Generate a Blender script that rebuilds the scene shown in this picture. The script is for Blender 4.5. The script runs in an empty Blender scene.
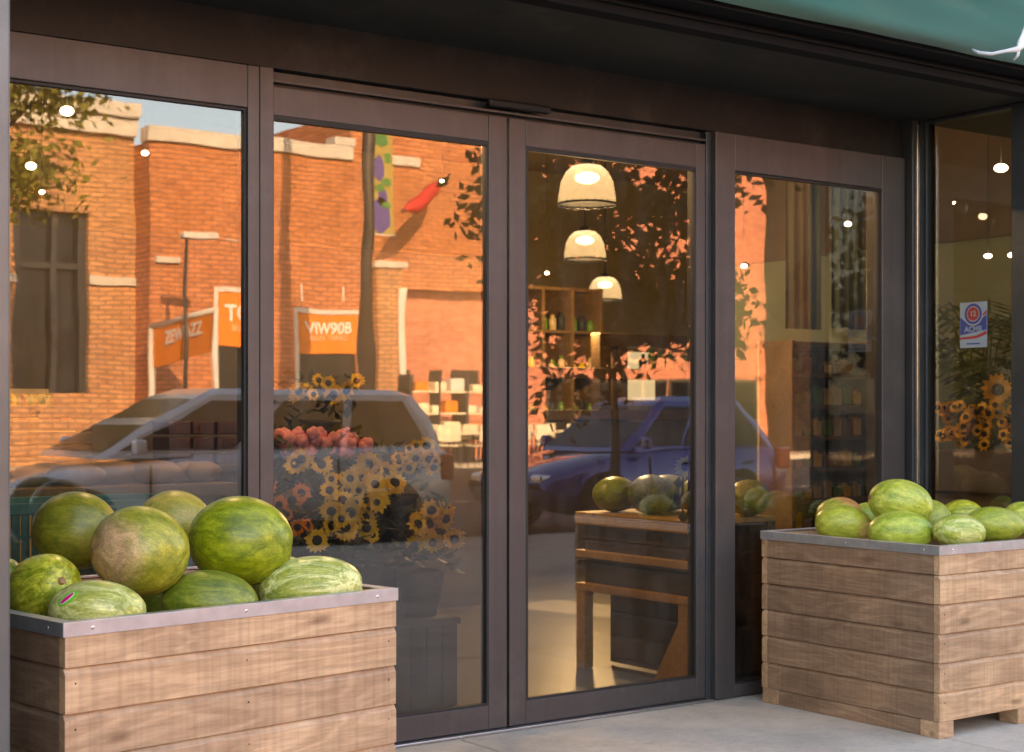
import bpy, bmesh, math, random
from mathutils import Vector, Matrix, Euler
random.seed(7)
R = math.radians
C = bpy.context.scene.collection
S = bpy.context.scene

# ------------------------------------------------------------------ camera measures
F, CX, V0 = 1550.0, 512.0, 412.0
CAMY, H = -4.96, 1.25
A = R(54.3)
VX, VY = math.cos(A), math.sin(A)
RX, RY = VY, -VX
def fx(u, y=0.0):                      # X of a column of the photograph on the plane y
    t = (u - CX) / F
    return (y - CAMY) * (VX + t*RX) / (VY + t*RY)
def pt(u, v, y):                       # point of a pixel on the plane y (behind the glass)
    t = (u - CX) / F
    k = (y - CAMY) / (VY + t*RY)
    return Vector((k*(VX + t*RX), y, H + (V0 - v)/F*k))
def ps(u, v, s):                       # point of a pixel at depth s
    t = (u - CX) / F
    return Vector((s*(VX + t*RX), CAMY + s*(VY + t*RY), H + (V0 - v)/F*s))
def pr(u, v, D):                       # real place of something seen mirrored in the shopfront, D from the camera plane
    p = pt(u, v, CAMY + D)
    return Vector((p.x, -p.y, p.z))
def prz(u, D): return pr(u, V0, D).x

# ------------------------------------------------------------------ materials
M = {}
def nm(name):
    m = bpy.data.materials.new(name); m.use_nodes = True
    nt = m.node_tree; nt.nodes.clear()
    out = nt.nodes.new('ShaderNodeOutputMaterial')
    b = nt.nodes.new('ShaderNodeBsdfPrincipled')
    nt.links.new(b.outputs[0], out.inputs[0])
    M[name] = m
    return m, nt, b, out
def col(c): return (c[0], c[1], c[2], 1.0)
def N(nt, t, **kw):
    n = nt.nodes.new(t)
    for k, v in kw.items():
        if k in n.inputs: n.inputs[k].default_value = v
        else: setattr(n, k, v)
    return n
def ramp(nt, fac, stops):
    r = nt.nodes.new('ShaderNodeValToRGB')
    e = r.color_ramp.elements
    while len(e) < len(stops): e.new(0.5)
    for el, (p, c) in zip(e, stops):
        el.position = p; el.color = col(c)
    nt.links.new(fac, r.inputs[0])
    return r
def mapping(nt, scale=(1,1,1), loc=(0,0,0), rot=(0,0,0), coord='Object'):
    tc = nt.nodes.new('ShaderNodeTexCoord')
    mp = nt.nodes.new('ShaderNodeMapping')
    mp.inputs['Scale'].default_value = scale; mp.inputs['Location'].default_value = loc; mp.inputs['Rotation'].default_value = rot
    nt.links.new(tc.outputs[coord], mp.inputs[0])
    return mp
def mixc(nt, fac, a, b, mode='MIX'):
    m = nt.nodes.new('ShaderNodeMix'); m.data_type = 'RGBA'; m.blend_type = mode
    for s, v in ((m.inputs[0], fac), (m.inputs[6], a), (m.inputs[7], b)):
        if hasattr(v, 'is_linked') or hasattr(v, 'links'): nt.links.new(v, s)
        else: s.default_value = v if isinstance(v, (int, float)) else col(v)
    return m.outputs[2]
def bump(nt, b, h, strength=0.3, dist=0.01):
    n = nt.nodes.new('ShaderNodeBump'); n.inputs['Strength'].default_value = strength; n.inputs['Distance'].default_value = dist
    nt.links.new(h, n.inputs['Height']); nt.links.new(n.outputs[0], b.inputs['Normal'])
def plain(name, c, rough=0.6, metal=0.0, var=0.12, scale=6.0, bmp=0.0, spec=None, coat=0.0):
    m, nt, b, o = nm(name)
    mp = mapping(nt)
    n = N(nt, 'ShaderNodeTexNoise', Scale=scale, Detail=5.0)
    nt.links.new(mp.outputs[0], n.inputs['Vector'])
    lo = [x*(1-var) for x in c]; hi = [min(1, x*(1+var)) for x in c]
    r = ramp(nt, n.outputs[0], [(0.3, lo), (0.7, hi)])
    nt.links.new(r.outputs[0], b.inputs['Base Color'])
    b.inputs['Roughness'].default_value = rough; b.inputs['Metallic'].default_value = metal
    if spec is not None: b.inputs['Specular IOR Level'].default_value = spec
    if coat: b.inputs['Coat Weight'].default_value = coat; b.inputs['Coat Roughness'].default_value = 0.05
    if bmp: bump(nt, b, n.outputs[0], bmp, 0.005)
    return m
def emis(name, c, s):
    m, nt, b, o = nm(name)
    nt.nodes.remove(b)
    e = N(nt, 'ShaderNodeEmission'); e.inputs[0].default_value = col(c); e.inputs[1].default_value = s
    nt.links.new(e.outputs[0], o.inputs[0]); return m

# metal of the door and window frames: anodised brown, faint vertical brushing and dust
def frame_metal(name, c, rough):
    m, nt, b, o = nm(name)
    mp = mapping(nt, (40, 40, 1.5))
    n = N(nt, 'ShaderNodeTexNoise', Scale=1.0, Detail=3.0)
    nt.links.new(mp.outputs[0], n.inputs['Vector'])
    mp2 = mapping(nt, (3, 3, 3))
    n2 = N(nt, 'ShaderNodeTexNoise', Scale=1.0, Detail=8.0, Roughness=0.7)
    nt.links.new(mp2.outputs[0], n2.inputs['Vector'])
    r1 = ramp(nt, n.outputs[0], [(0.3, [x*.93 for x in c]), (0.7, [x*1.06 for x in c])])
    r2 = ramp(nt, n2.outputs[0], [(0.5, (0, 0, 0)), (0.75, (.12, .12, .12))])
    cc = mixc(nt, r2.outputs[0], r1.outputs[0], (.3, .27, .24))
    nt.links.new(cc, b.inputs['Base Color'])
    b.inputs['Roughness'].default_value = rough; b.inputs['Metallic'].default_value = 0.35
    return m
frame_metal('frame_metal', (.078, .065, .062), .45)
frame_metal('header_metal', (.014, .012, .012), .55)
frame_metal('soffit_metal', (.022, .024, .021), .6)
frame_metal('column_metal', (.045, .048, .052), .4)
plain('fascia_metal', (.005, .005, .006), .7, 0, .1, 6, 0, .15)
plain('gasket', (.012, .011, .011), .6)
plain('steel', (.55, .55, .55), .32, 1.0, .08, 14)
plain('chrome', (.65, .62, .6), .18, 1.0, .05, 10)
plain('galvanised', (.52, .52, .53), .38, .75, .12, 18)
plain('post_metal', (.12, .125, .125), .38, .6)
plain('dark_plastic', (.03, .03, .03), .4)

# glass pane: coated shop glass, a thin box; only its outer face mirrors the street
def glass(name, tint, ior, wav=0.0008):
    m, nt, b, o = nm(name)
    nt.nodes.remove(b)
    tr = N(nt, 'ShaderNodeBsdfTransparent'); tr.inputs[0].default_value = col(tint)
    gl = N(nt, 'ShaderNodeBsdfGlossy', Roughness=0.0); gl.inputs[0].default_value = (1, .97, .93, 1)
    fr = N(nt, 'ShaderNodeFresnel', IOR=ior)
    mx = N(nt, 'ShaderNodeMixShader')
    mp = mapping(nt, (1, 1, .55))
    no = N(nt, 'ShaderNodeTexNoise', Scale=2.6, Detail=1.5)
    nt.links.new(mp.outputs[0], no.inputs['Vector'])
    bp = N(nt, 'ShaderNodeBump', Strength=1.0, Distance=wav)
    nt.links.new(no.outputs[0], bp.inputs['Height']); nt.links.new(bp.outputs[0], gl.inputs['Normal'])
    # faint dust on the pane
    mp2 = mapping(nt, (5, 5, 1.2))
    n2 = N(nt, 'ShaderNodeTexNoise', Scale=2.0, Detail=9.0, Roughness=.75)
    nt.links.new(mp2.outputs[0], n2.inputs['Vector'])
    r2 = ramp(nt, n2.outputs[0], [(0.42, (.004,)*3), (0.75, (.05,)*3)])
    df = N(nt, 'ShaderNodeBsdfDiffuse'); df.inputs[0].default_value = (.5, .48, .44, 1)
    mx2 = N(nt, 'ShaderNodeMixShader')
    nt.links.new(fr.outputs[0], mx.inputs[0]); nt.links.new(tr.outputs[0], mx.inputs[1]); nt.links.new(gl.outputs[0], mx.inputs[2])
    nt.links.new(r2.outputs[0], mx2.inputs[0]); nt.links.new(mx.outputs[0], mx2.inputs[1]); nt.links.new(df.outputs[0], mx2.inputs[2])
    nt.links.new(mx2.outputs[0], o.inputs[0])
    return m
glass('shop_glass', (.78, .78, .74), 2.0)
m, nt, b, o = nm('clear_back'); nt.nodes.remove(b)
tr = N(nt, 'ShaderNodeBsdfTransparent'); nt.links.new(tr.outputs[0], o.inputs[0])

# crate wood, grain along local x or y
def wood(name, c1, c2, axis='x', sc=1.0, rough=.55):
    m, nt, b, o = nm(name)
    geo = nt.nodes.new('ShaderNodeNewGeometry')
    tc = nt.nodes.new('ShaderNodeTexCoord')
    add = N(nt, 'ShaderNodeVectorMath', operation='ADD')
    mul = N(nt, 'ShaderNodeVectorMath', operation='MULTIPLY')
    cb = nt.nodes.new('ShaderNodeCombineXYZ')
    for i in range(3): nt.links.new(geo.outputs['Random Per Island'], cb.inputs[i])
    mul.inputs[1].default_value = (13.7, 7.1, 5.3)
    nt.links.new(cb.outputs[0], mul.inputs[0]); nt.links.new(tc.outputs['Object'], add.inputs[0]); nt.links.new(mul.outputs[0], add.inputs[1])
    def mapped(s):
        mp = nt.nodes.new('ShaderNodeMapping'); mp.inputs['Scale'].default_value = s
        nt.links.new(add.outputs[0], mp.inputs[0]); return mp.outputs[0]
    long_ = {'x': (1.1, 5, 5.5), 'y': (5, 1.1, 5.5), 'z': (5, 5, 1.1)}[axis]
    n1 = N(nt, 'ShaderNodeTexNoise', Scale=1.6*sc, Detail=2.0, Distortion=.6)
    nt.links.new(mapped(long_), n1.inputs['Vector'])
    ml = N(nt, 'ShaderNodeMath', operation='MULTIPLY'); ml.inputs[1].default_value = 9.0
    sn = N(nt, 'ShaderNodeMath', operation='SINE')
    nt.links.new(n1.outputs[0], ml.inputs[0])
    m6 = N(nt, 'ShaderNodeMath', operation='MULTIPLY'); m6.inputs[1].default_value = 4.6
    nt.links.new(ml.outputs[0], m6.inputs[0]); nt.links.new(m6.outputs[0], sn.inputs[0])
    lr = {'x': (5, 60, 60), 'y': (60, 5, 60), 'z': (60, 60, 5)}[axis]
    n2 = N(nt, 'ShaderNodeTexNoise', Scale=2.2*sc, Detail=6.0, Roughness=.7)
    nt.links.new(mapped(lr), n2.inputs['Vector'])
    n3 = N(nt, 'ShaderNodeTexNoise', Scale=3.0*sc, Detail=5.0)
    nt.links.new(mapped((1, 1, 1)), n3.inputs['Vector'])
    # faint saw marks across the grain
    cr = {'x': (70, 2, 1.2), 'y': (2, 70, 1.2), 'z': (2, 2, 70)}[axis]
    n4 = N(nt, 'ShaderNodeTexNoise', Scale=1.0, Detail=2.0)
    nt.links.new(mapped(cr), n4.inputs['Vector'])
    r = ramp(nt, sn.outputs[0], [(0.0, [x*.8 for x in c1]), (.35, [x*.72+y_*.28 for x, y_ in zip(c1, c2)]), (1.0, c2)])
    lo = [x*.72 for x in c1]; hi = [x*1.12 for x in c2]
    r2 = ramp(nt, n2.outputs[0], [(0.3, c1), (0.7, hi)])
    c = mixc(nt, .68, r.outputs[0], r2.outputs[0])
    r3 = ramp(nt, n3.outputs[0], [(0.35, (.74, .72, .71)), (0.65, (1.06, 1.05, 1.02))])
    c = mixc(nt, 1.0, c, r3.outputs[0], 'MULTIPLY')
    r4 = ramp(nt, n4.outputs[0], [(0.3, (.84, .83, .82)), (0.6, (1, 1, 1))])
    c = mixc(nt, 1.0, c, r4.outputs[0], 'MULTIPLY')
    ri = ramp(nt, geo.outputs['Random Per Island'], [(0, (.8, .79, .8)), (1, (1.12, 1.08, 1.02))])
    c = mixc(nt, 1.0, c, ri.outputs[0], 'MULTIPLY')
    # knots and water stains
    vk = N(nt, 'ShaderNodeTexVoronoi', Scale=2.6); nt.links.new(mapped({'x': (.8, 2, 2.4), 'y': (2, .8, 2.4), 'z': (2, 2, .8)}[axis]), vk.inputs['Vector'])
    rk = ramp(nt, vk.outputs['Distance'], [(.03, (.42, .36, .32)), (.11, (1, 1, 1))]); c = mixc(nt, .8, c, mixc(nt, 1.0, c, rk.outputs[0], 'MULTIPLY'))
    nt.links.new(c, b.inputs['Base Color'])
    b.inputs['Roughness'].default_value = rough
    bump(nt, b, n2.outputs[0], .25, .003)
    return m
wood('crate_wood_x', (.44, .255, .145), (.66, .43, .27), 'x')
wood('crate_wood_y_shaded', (.24, .14, .09), (.40, .26, .17), 'y')  # side boards: the darker colour carries the shade of the side faces
wood('stand_wood_lit', (.52, .29, .10), (.68, .40, .16), 'x')  # bright orange puts the lit look of the rails into the colour
wood('shelf_wood', (.12, .07, .028), (.19, .115, .048), 'x')
wood('pole_wood', (.035, .026, .024), (.07, .052, .045), 'z')

# watermelons
def melon_mat(name, dark, light, patch=None, pthr=.62, seed=0.0, contrast=1.0, stripe=5.0, pscale=2.2, pdir=None, rough=.34):
    m, nt, b, o = nm(name)
    mp = mapping(nt, (0.8, stripe, stripe), (seed, seed*1.3, seed*.7))
    n = N(nt, 'ShaderNodeTexNoise', Scale=3.6, Detail=9.0, Roughness=.68, Distortion=1.5)
    nt.links.new(mp.outputs[0], n.inputs['Vector'])
    mid = [(a+b_)/2 for a, b_ in zip(dark, light)]
    w = .16/contrast
    r = ramp(nt, n.outputs[0], [(.5-w, dark), (.5, mid), (.5+w, light)])
    mp1 = mapping(nt, (2.5, 6, 6), (seed*2, 0, 0))
    n1 = N(nt, 'ShaderNodeTexNoise', Scale=7.0, Detail=8.0, Roughness=.75)
    nt.links.new(mp1.outputs[0], n1.inputs['Vector'])
    r1 = ramp(nt, n1.outputs[0], [(.36, (.6, .68, .6)), (.6, (1.16, 1.12, 1.08))])
    c = mixc(nt, 1.0, r.outputs[0], r1.outputs[0], 'MULTIPLY')
    # dull bloom over the rind, low frequency
    mp2 = mapping(nt, (1, 1, 1), (seed*3.1, seed, 0))
    n2 = N(nt, 'ShaderNodeTexNoise', Scale=9.0, Detail=3.0)
    nt.links.new(mp2.outputs[0], n2.inputs['Vector'])
    if patch is not None:
        if pdir is not None:           # ground spot on one side
            tc = nt.nodes.new('ShaderNodeTexCoord')
            nrm = N(nt, 'ShaderNodeVectorMath', operation='NORMALIZE'); nt.links.new(tc.outputs['Object'], nrm.inputs[0])
            dt = N(nt, 'ShaderNodeVectorMath', operation='DOT_PRODUCT'); nt.links.new(nrm.outputs[0], dt.inputs[0])
            d = Vector(pdir).normalized(); dt.inputs[1].default_value = d
            mp3 = mapping(nt, (1, 1, 1), (seed*5, 0, 0))
            n3 = N(nt, 'ShaderNodeTexNoise', Scale=14.0, Detail=6.0, Roughness=.7, Distortion=1.2)
            nt.links.new(mp3.outputs[0], n3.inputs['Vector'])
            ad = N(nt, 'ShaderNodeMath', operation='MULTIPLY_ADD'); ad.inputs[1].default_value = .55
            nt.links.new(n3.outputs[0], ad.inputs[0]); nt.links.new(dt.outputs['Value'], ad.inputs[2])
            r2 = ramp(nt, ad.outputs[0], [(min(.99, pthr), (0, 0, 0)), (min(1.0, pthr+.22), (1, 1, 1))])
            # ramp input may exceed 1: scale first
            sc_ = N(nt, 'ShaderNodeMath', operation='MULTIPLY'); sc_.inputs[1].default_value = .62
            nt.links.new(ad.outputs[0], sc_.inputs[0]); nt.links.new(sc_.outputs[0], r2.inputs[0])
            r4 = ramp(nt, n3.outputs[0], [(.38, [x*.6 for x in patch]), (.6, [min(1, x*1.15) for x in patch])])
            c = mixc(nt, r2.outputs[0], c, r4.outputs[0])
        else:
            r2 = ramp(nt, n2.outputs[0], [(pthr-.12, (0, 0, 0)), (pthr+.1, (.85, .85, .85))])
            c = mixc(nt, r2.outputs[0], c, patch)
    # fine pale specks and rubbed lines
    mp6 = mapping(nt, (10, 26, 26), (seed*9, 4, 1)); n6 = N(nt, 'ShaderNodeTexNoise', Scale=9.0, Detail=6.0, Roughness=.8); nt.links.new(mp6.outputs[0], n6.inputs['Vector'])
    r6 = ramp(nt, n6.outputs[0], [(.42, (.78, .8, .76)), (.5, (1, 1, 1)), (.62, (1.22, 1.2, 1.2))]); c = mixc(nt, 1.0, c, r6.outputs[0], 'MULTIPLY')
    # small brown scars
    mp4 = mapping(nt, (3, 9, 9), (seed*7, 2, 1))
    n4 = N(nt, 'ShaderNodeTexNoise', Scale=11.0, Detail=4.0, Roughness=.6)
    nt.links.new(mp4.outputs[0], n4.inputs['Vector'])
    r5 = ramp(nt, n4.outputs[0], [(.70, (0, 0, 0)), (.76, (.6, .6, .6))])
    c = mixc(nt, r5.outputs[0], c, (.33, .24, .1))
    nt.links.new(c, b.inputs['Base Color'])
    b.inputs['Roughness'].default_value = rough
    rr = ramp(nt, n2.outputs[0], [(.3, (rough-.08,)*3), (.7, (rough+.16,)*3)])
    nt.links.new(rr.outputs[0], b.inputs['Roughness'])
    b.inputs['Subsurface Weight'].default_value = 0.0
    bump(nt, b, n1.outputs[0], .12, .003)
    return m

# concrete pavement
def concrete(name, c, joints=None):
    m, nt, b, o = nm(name)
    mp = mapping(nt)
    n = N(nt, 'ShaderNodeTexNoise', Scale=1.4, Detail=9.0, Roughness=.65); nt.links.new(mp.outputs[0], n.inputs['Vector'])
    n2 = N(nt, 'ShaderNodeTexNoise', Scale=5.0, Detail=12.0, Roughness=.85, Distortion=.0); nt.links.new(mp.outputs[0], n2.inputs['Vector'])
    n3 = N(nt, 'ShaderNodeTexNoise', Scale=180.0, Detail=3.0); nt.links.new(mp.outputs[0], n3.inputs['Vector'])
    r = ramp(nt, n.outputs[0], [(.3, [x*.72 for x in c]), (.5, c), (.72, [x*1.14 for x in c])])
    r2 = ramp(nt, n2.outputs[0], [(.30, (.62, .61, .60)), (.46, (.93, .93, .93)), (.6, (1.04, 1.04, 1.03))])
    r3 = ramp(nt, n3.outputs[0], [(.3, (.86, .86, .86)), (.7, (1.08, 1.08, 1.08))])
    cc = mixc(nt, 1.0, r.outputs[0], r2.outputs[0], 'MULTIPLY'); cc = mixc(nt, 1.0, cc, r3.outputs[0], 'MULTIPLY')
    v = N(nt, 'ShaderNodeTexVoronoi', Scale=3.5); nt.links.new(mp.outputs[0], v.inputs['Vector'])
    rv = ramp(nt, v.outputs['Distance'], [(.045, (.55, .54, .53)), (.075, (1, 1, 1))]); cc = mixc(nt, 1.0, cc, rv.outputs[0], 'MULTIPLY')
    n5 = N(nt, 'ShaderNodeTexNoise', Scale=28.0, Detail=6.0, Roughness=.8); nt.links.new(mp.outputs[0], n5.inputs['Vector'])
    r5 = ramp(nt, n5.outputs[0], [(.3, (.72, .71, .69)), (.46, (1, 1, 1))]); cc = mixc(nt, 1.0, cc, r5.outputs[0], 'MULTIPLY')
    nt.links.new(cc, b.inputs['Base Color']); b.inputs['Roughness'].default_value = .75
    bump(nt, b, n3.outputs[0], .25, .002)
    return m
concrete('pavement', (.60, .51, .415))
concrete('kerb_stone', (.46, .40, .34))
plain('asphalt', (.04, .04, .041), .85, 0, .25, 40, .2)
plain('road_paint', (.7, .66, .5), .7)

def shopfloor():
    m, nt, b, o = nm('shop_floor')
    mp = mapping(nt)
    n = N(nt, 'ShaderNodeTexNoise', Scale=1.3, Detail=8.0); nt.links.new(mp.outputs[0], n.inputs['Vector'])
    r = ramp(nt, n.outputs[0], [(.3, (.062, .052, .040)), (.7, (.105, .09, .068))])
    nt.links.new(r.outputs[0], b.inputs['Base Color']); b.inputs['Roughness'].default_value = .35
shopfloor()
def brick(name, c1, c2, mortar, wall_y=True, bw=.40, bh=.125):
    m, nt, b, o = nm(name)
    tc = nt.nodes.new('ShaderNodeTexCoord')
    sp = nt.nodes.new('ShaderNodeSeparateXYZ'); nt.links.new(tc.outputs['Object'], sp.inputs[0])
    ad = N(nt, 'ShaderNodeMath', operation='ADD'); nt.links.new(sp.outputs[0], ad.inputs[0]); nt.links.new(sp.outputs[1], ad.inputs[1])
    cb = nt.nodes.new('ShaderNodeCombineXYZ'); nt.links.new(ad.outputs[0], cb.inputs[0]); nt.links.new(sp.outputs[2], cb.inputs[1])
    bt = N(nt, 'ShaderNodeTexBrick', Scale=1.0)
    bt.inputs['Color1'].default_value = col(c1); bt.inputs['Color2'].default_value = col(c2); bt.inputs['Mortar'].default_value = col(mortar)
    bt.inputs['Mortar Size'].default_value = .024; bt.inputs['Brick Width'].default_value = bw; bt.inputs['Row Height'].default_value = bh
    bt.inputs['Bias'].default_value = -.1
    nt.links.new(cb.outputs[0], bt.inputs['Vector'])
    # courses of darker bricks every so often and weathering
    n = N(nt, 'ShaderNodeTexNoise', Scale=.6, Detail=6.0, Roughness=.6)
    mp = mapping(nt, (1, 1, 1)); nt.links.new(mp.outputs[0], n.inputs['Vector'])
    r = ramp(nt, n.outputs[0], [(.3, (.80, .78, .76)), (.7, (1.12, 1.1, 1.06))])
    c = mixc(nt, 1.0, bt.outputs[0], r.outputs[0], 'MULTIPLY')
    mp3 = mapping(nt, (2.2, 2.2, 6.0)); n3 = N(nt, 'ShaderNodeTexNoise', Scale=1.3, Detail=3.0); nt.links.new(mp3.outputs[0], n3.inputs['Vector'])
    r3 = ramp(nt, n3.outputs[0], [(.38, (.80, .78, .76)), (.6, (1.1, 1.1, 1.1))]); c = mixc(nt, 1.0, c, r3.outputs[0], 'MULTIPLY')
    nt.links.new(c, b.inputs['Base Color']); b.inputs['Roughness'].default_value = .85
    return m
brick('brick_orange', (.74, .265, .105), (.60, .195, .07), (.32, .13, .07))
brick('brick_tan', (.74, .36, .155), (.62, .28, .12), (.30, .17, .10))
brick('brick_salmon', (.74, .26, .155), (.68, .225, .13), (.56, .24, .16))
brick('brick_dark', (.07, .05, .03), (.05, .04, .025), (.09, .07, .05))  # on the end building this dark colour stands in for shade
plain('stone', (.60, .54, .46), .8, 0, .12, 3)
plain('white_trim', (.72, .66, .60), .6, 0, .08, 5)
plain('orange_sign', (.86, .23, .008), .6, 0, .05, 3)
plain('sign_white', (.82, .80, .76), .6, 0, .03)
plain('sign_pale', (.80, .48, .25), .6, 0, .03)
plain('dark_glass', (.012, .012, .013), .12, 0, .1, 6, 0, .3)
plain('red_cloth', (.62, .03, .03), .7)
plain('banner_purple', (.10, .07, .28), .7); plain('banner_yellow', (.42, .30, .08), .7); plain('banner_green', (.06, .22, .05), .7)
plain('cream', (.85, .74, .52), .6, 0, .15, 4)
plain('bark', (.05, .038, .028), .9, 0, .3, 20, .5)
plain('car_white', (.88, .92, .97), .25, 0, .03, 3, 0, None, 1.0)
plain('car_blue', (.006, .034, .27), .25, .3, .05, 3, 0, None, 1.0)
plain('car_grey', (.18, .18, .19), .25, .4, .05, 3, 0, None, 1.0)
plain('tyre', (.02, .02, .02), .8)
plain('tail_red', (.45, .012, .01), .2, 0, .05, 3, 0, None, 1.0)
plain('ceiling_paint', (.24, .17, .10), .8)
plain('inner_wall', (.30, .235, .12), .8, 0, .1, 2)
plain('pale_wall', (.13, .155, .115), .8, 0, .1, 2)
plain('dark_wall', (.07, .05, .035), .8)
plain('teal_plastic', (.01, .18, .19), .35)
plain('bucket_brown', (.035, .018, .012), .6, 0, .2, 8)
plain('petal_yellow', (.85, .46, .02), .6, 0, .2, 12)
plain('petal_orange', (.80, .20, .01), .6, 0, .2, 12)
plain('petal_lime', (.55, .65, .02), .6, 0, .2, 12)
plain('rose_pink', (.72, .22, .20), .6, 0, .35, 20)
plain('seed_brown', (.035, .018, .01), .8, 0, .3, 60)
plain('stem_green', (.05, .12, .03), .6, 0, .3, 10)
plain('bread', (.20, .115, .055), .6, 0, .35, 9)
plain('pack_dark', (.05, .036, .03), .5, 0, .4, 10); plain('pack_red', (.06, .018, .014), .5, 0, .3, 9)
plain('jar_green', (.10, .22, .03), .2, 0, .3, 9); plain('jar_tan', (.5, .38, .2), .3, 0, .3, 9); plain('jar_yellow', (.75, .48, .03), .3, 0, .2, 9)
plain('chalkboard', (.02, .02, .022), .7)
plain('brick_upper', (.30, .12, .07), .85)
plain('cord_white', (.85, .83, .85), .4)
def leafmat(name, c1, c2):
    m, nt, b, o = nm(name)
    g = nt.nodes.new('ShaderNodeNewGeometry')
    r = ramp(nt, g.outputs['Random Per Island'], [(0, c1), (1, c2)])
    nt.links.new(r.outputs[0], b.inputs['Base Color']); b.inputs['Roughness'].default_value = .55
    t = N(nt, 'ShaderNodeBsdfTranslucent'); nt.links.new(r.outputs[0], t.inputs[0])
    mx = N(nt, 'ShaderNodeMixShader'); mx.inputs[0].default_value = .35
    nt.links.new(b.outputs[0], mx.inputs[1]); nt.links.new(t.outputs[0], mx.inputs[2]); nt.links.new(mx.outputs[0], o.inputs[0])
leafmat('leaf_dark', (.035, .042, .012), (.11, .10, .03))
leafmat('leaf_bright', (.16, .17, .02), (.34, .30, .05))
leafmat('leaf_mid', (.05, .08, .02), (.11, .14, .03))

# awning cloth: sheen and soft folds
m, nt, b, o = nm('awning_cloth')
mp = mapping(nt, (.5, 1.6, 3)); n = N(nt, 'ShaderNodeTexNoise', Scale=1.6, Detail=1.0); nt.links.new(mp.outputs[0], n.inputs['Vector'])
r = ramp(nt, n.outputs[0], [(.3, (.008, .10, .088)), (.7, (.015, .15, .128))])
nt.links.new(r.outputs[0], b.inputs['Base Color']); b.inputs['Roughness'].default_value = .3
b.inputs['Sheen Weight'].default_value = .3
bump(nt, b, n.outputs[0], .8, .12)

# lamp shade glass
m, nt, b, o = nm('lamp_glass')
b.inputs['Base Color'].default_value = (.40, .39, .37, 1); b.inputs['Roughness'].default_value = .2
t = N(nt, 'ShaderNodeBsdfTranslucent'); t.inputs[0].default_value = (.38, .37, .34, 1)
tp = N(nt, 'ShaderNodeBsdfTransparent'); tp.inputs[0].default_value = (.95, .9, .8, 1)
mx = N(nt, 'ShaderNodeMixShader'); mx.inputs[0].default_value = .7
nt.links.new(b.outputs[0], mx.inputs[1]); nt.links.new(t.outputs[0], mx.inputs[2])
mx3 = N(nt, 'ShaderNodeMixShader'); mx3.inputs[0].default_value = .25
nt.links.new(mx.outputs[0], mx3.inputs[1]); nt.links.new(tp.outputs[0], mx3.inputs[2]); nt.links.new(mx3.outputs[0], o.inputs[0])
emis('bulb_warm', (1.0, .84, .62), 2.2)
emis('spot_glow', (1.0, .82, .58), 3.0)
emis('case_glow', (1.0, .82, .5), .12)

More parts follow.
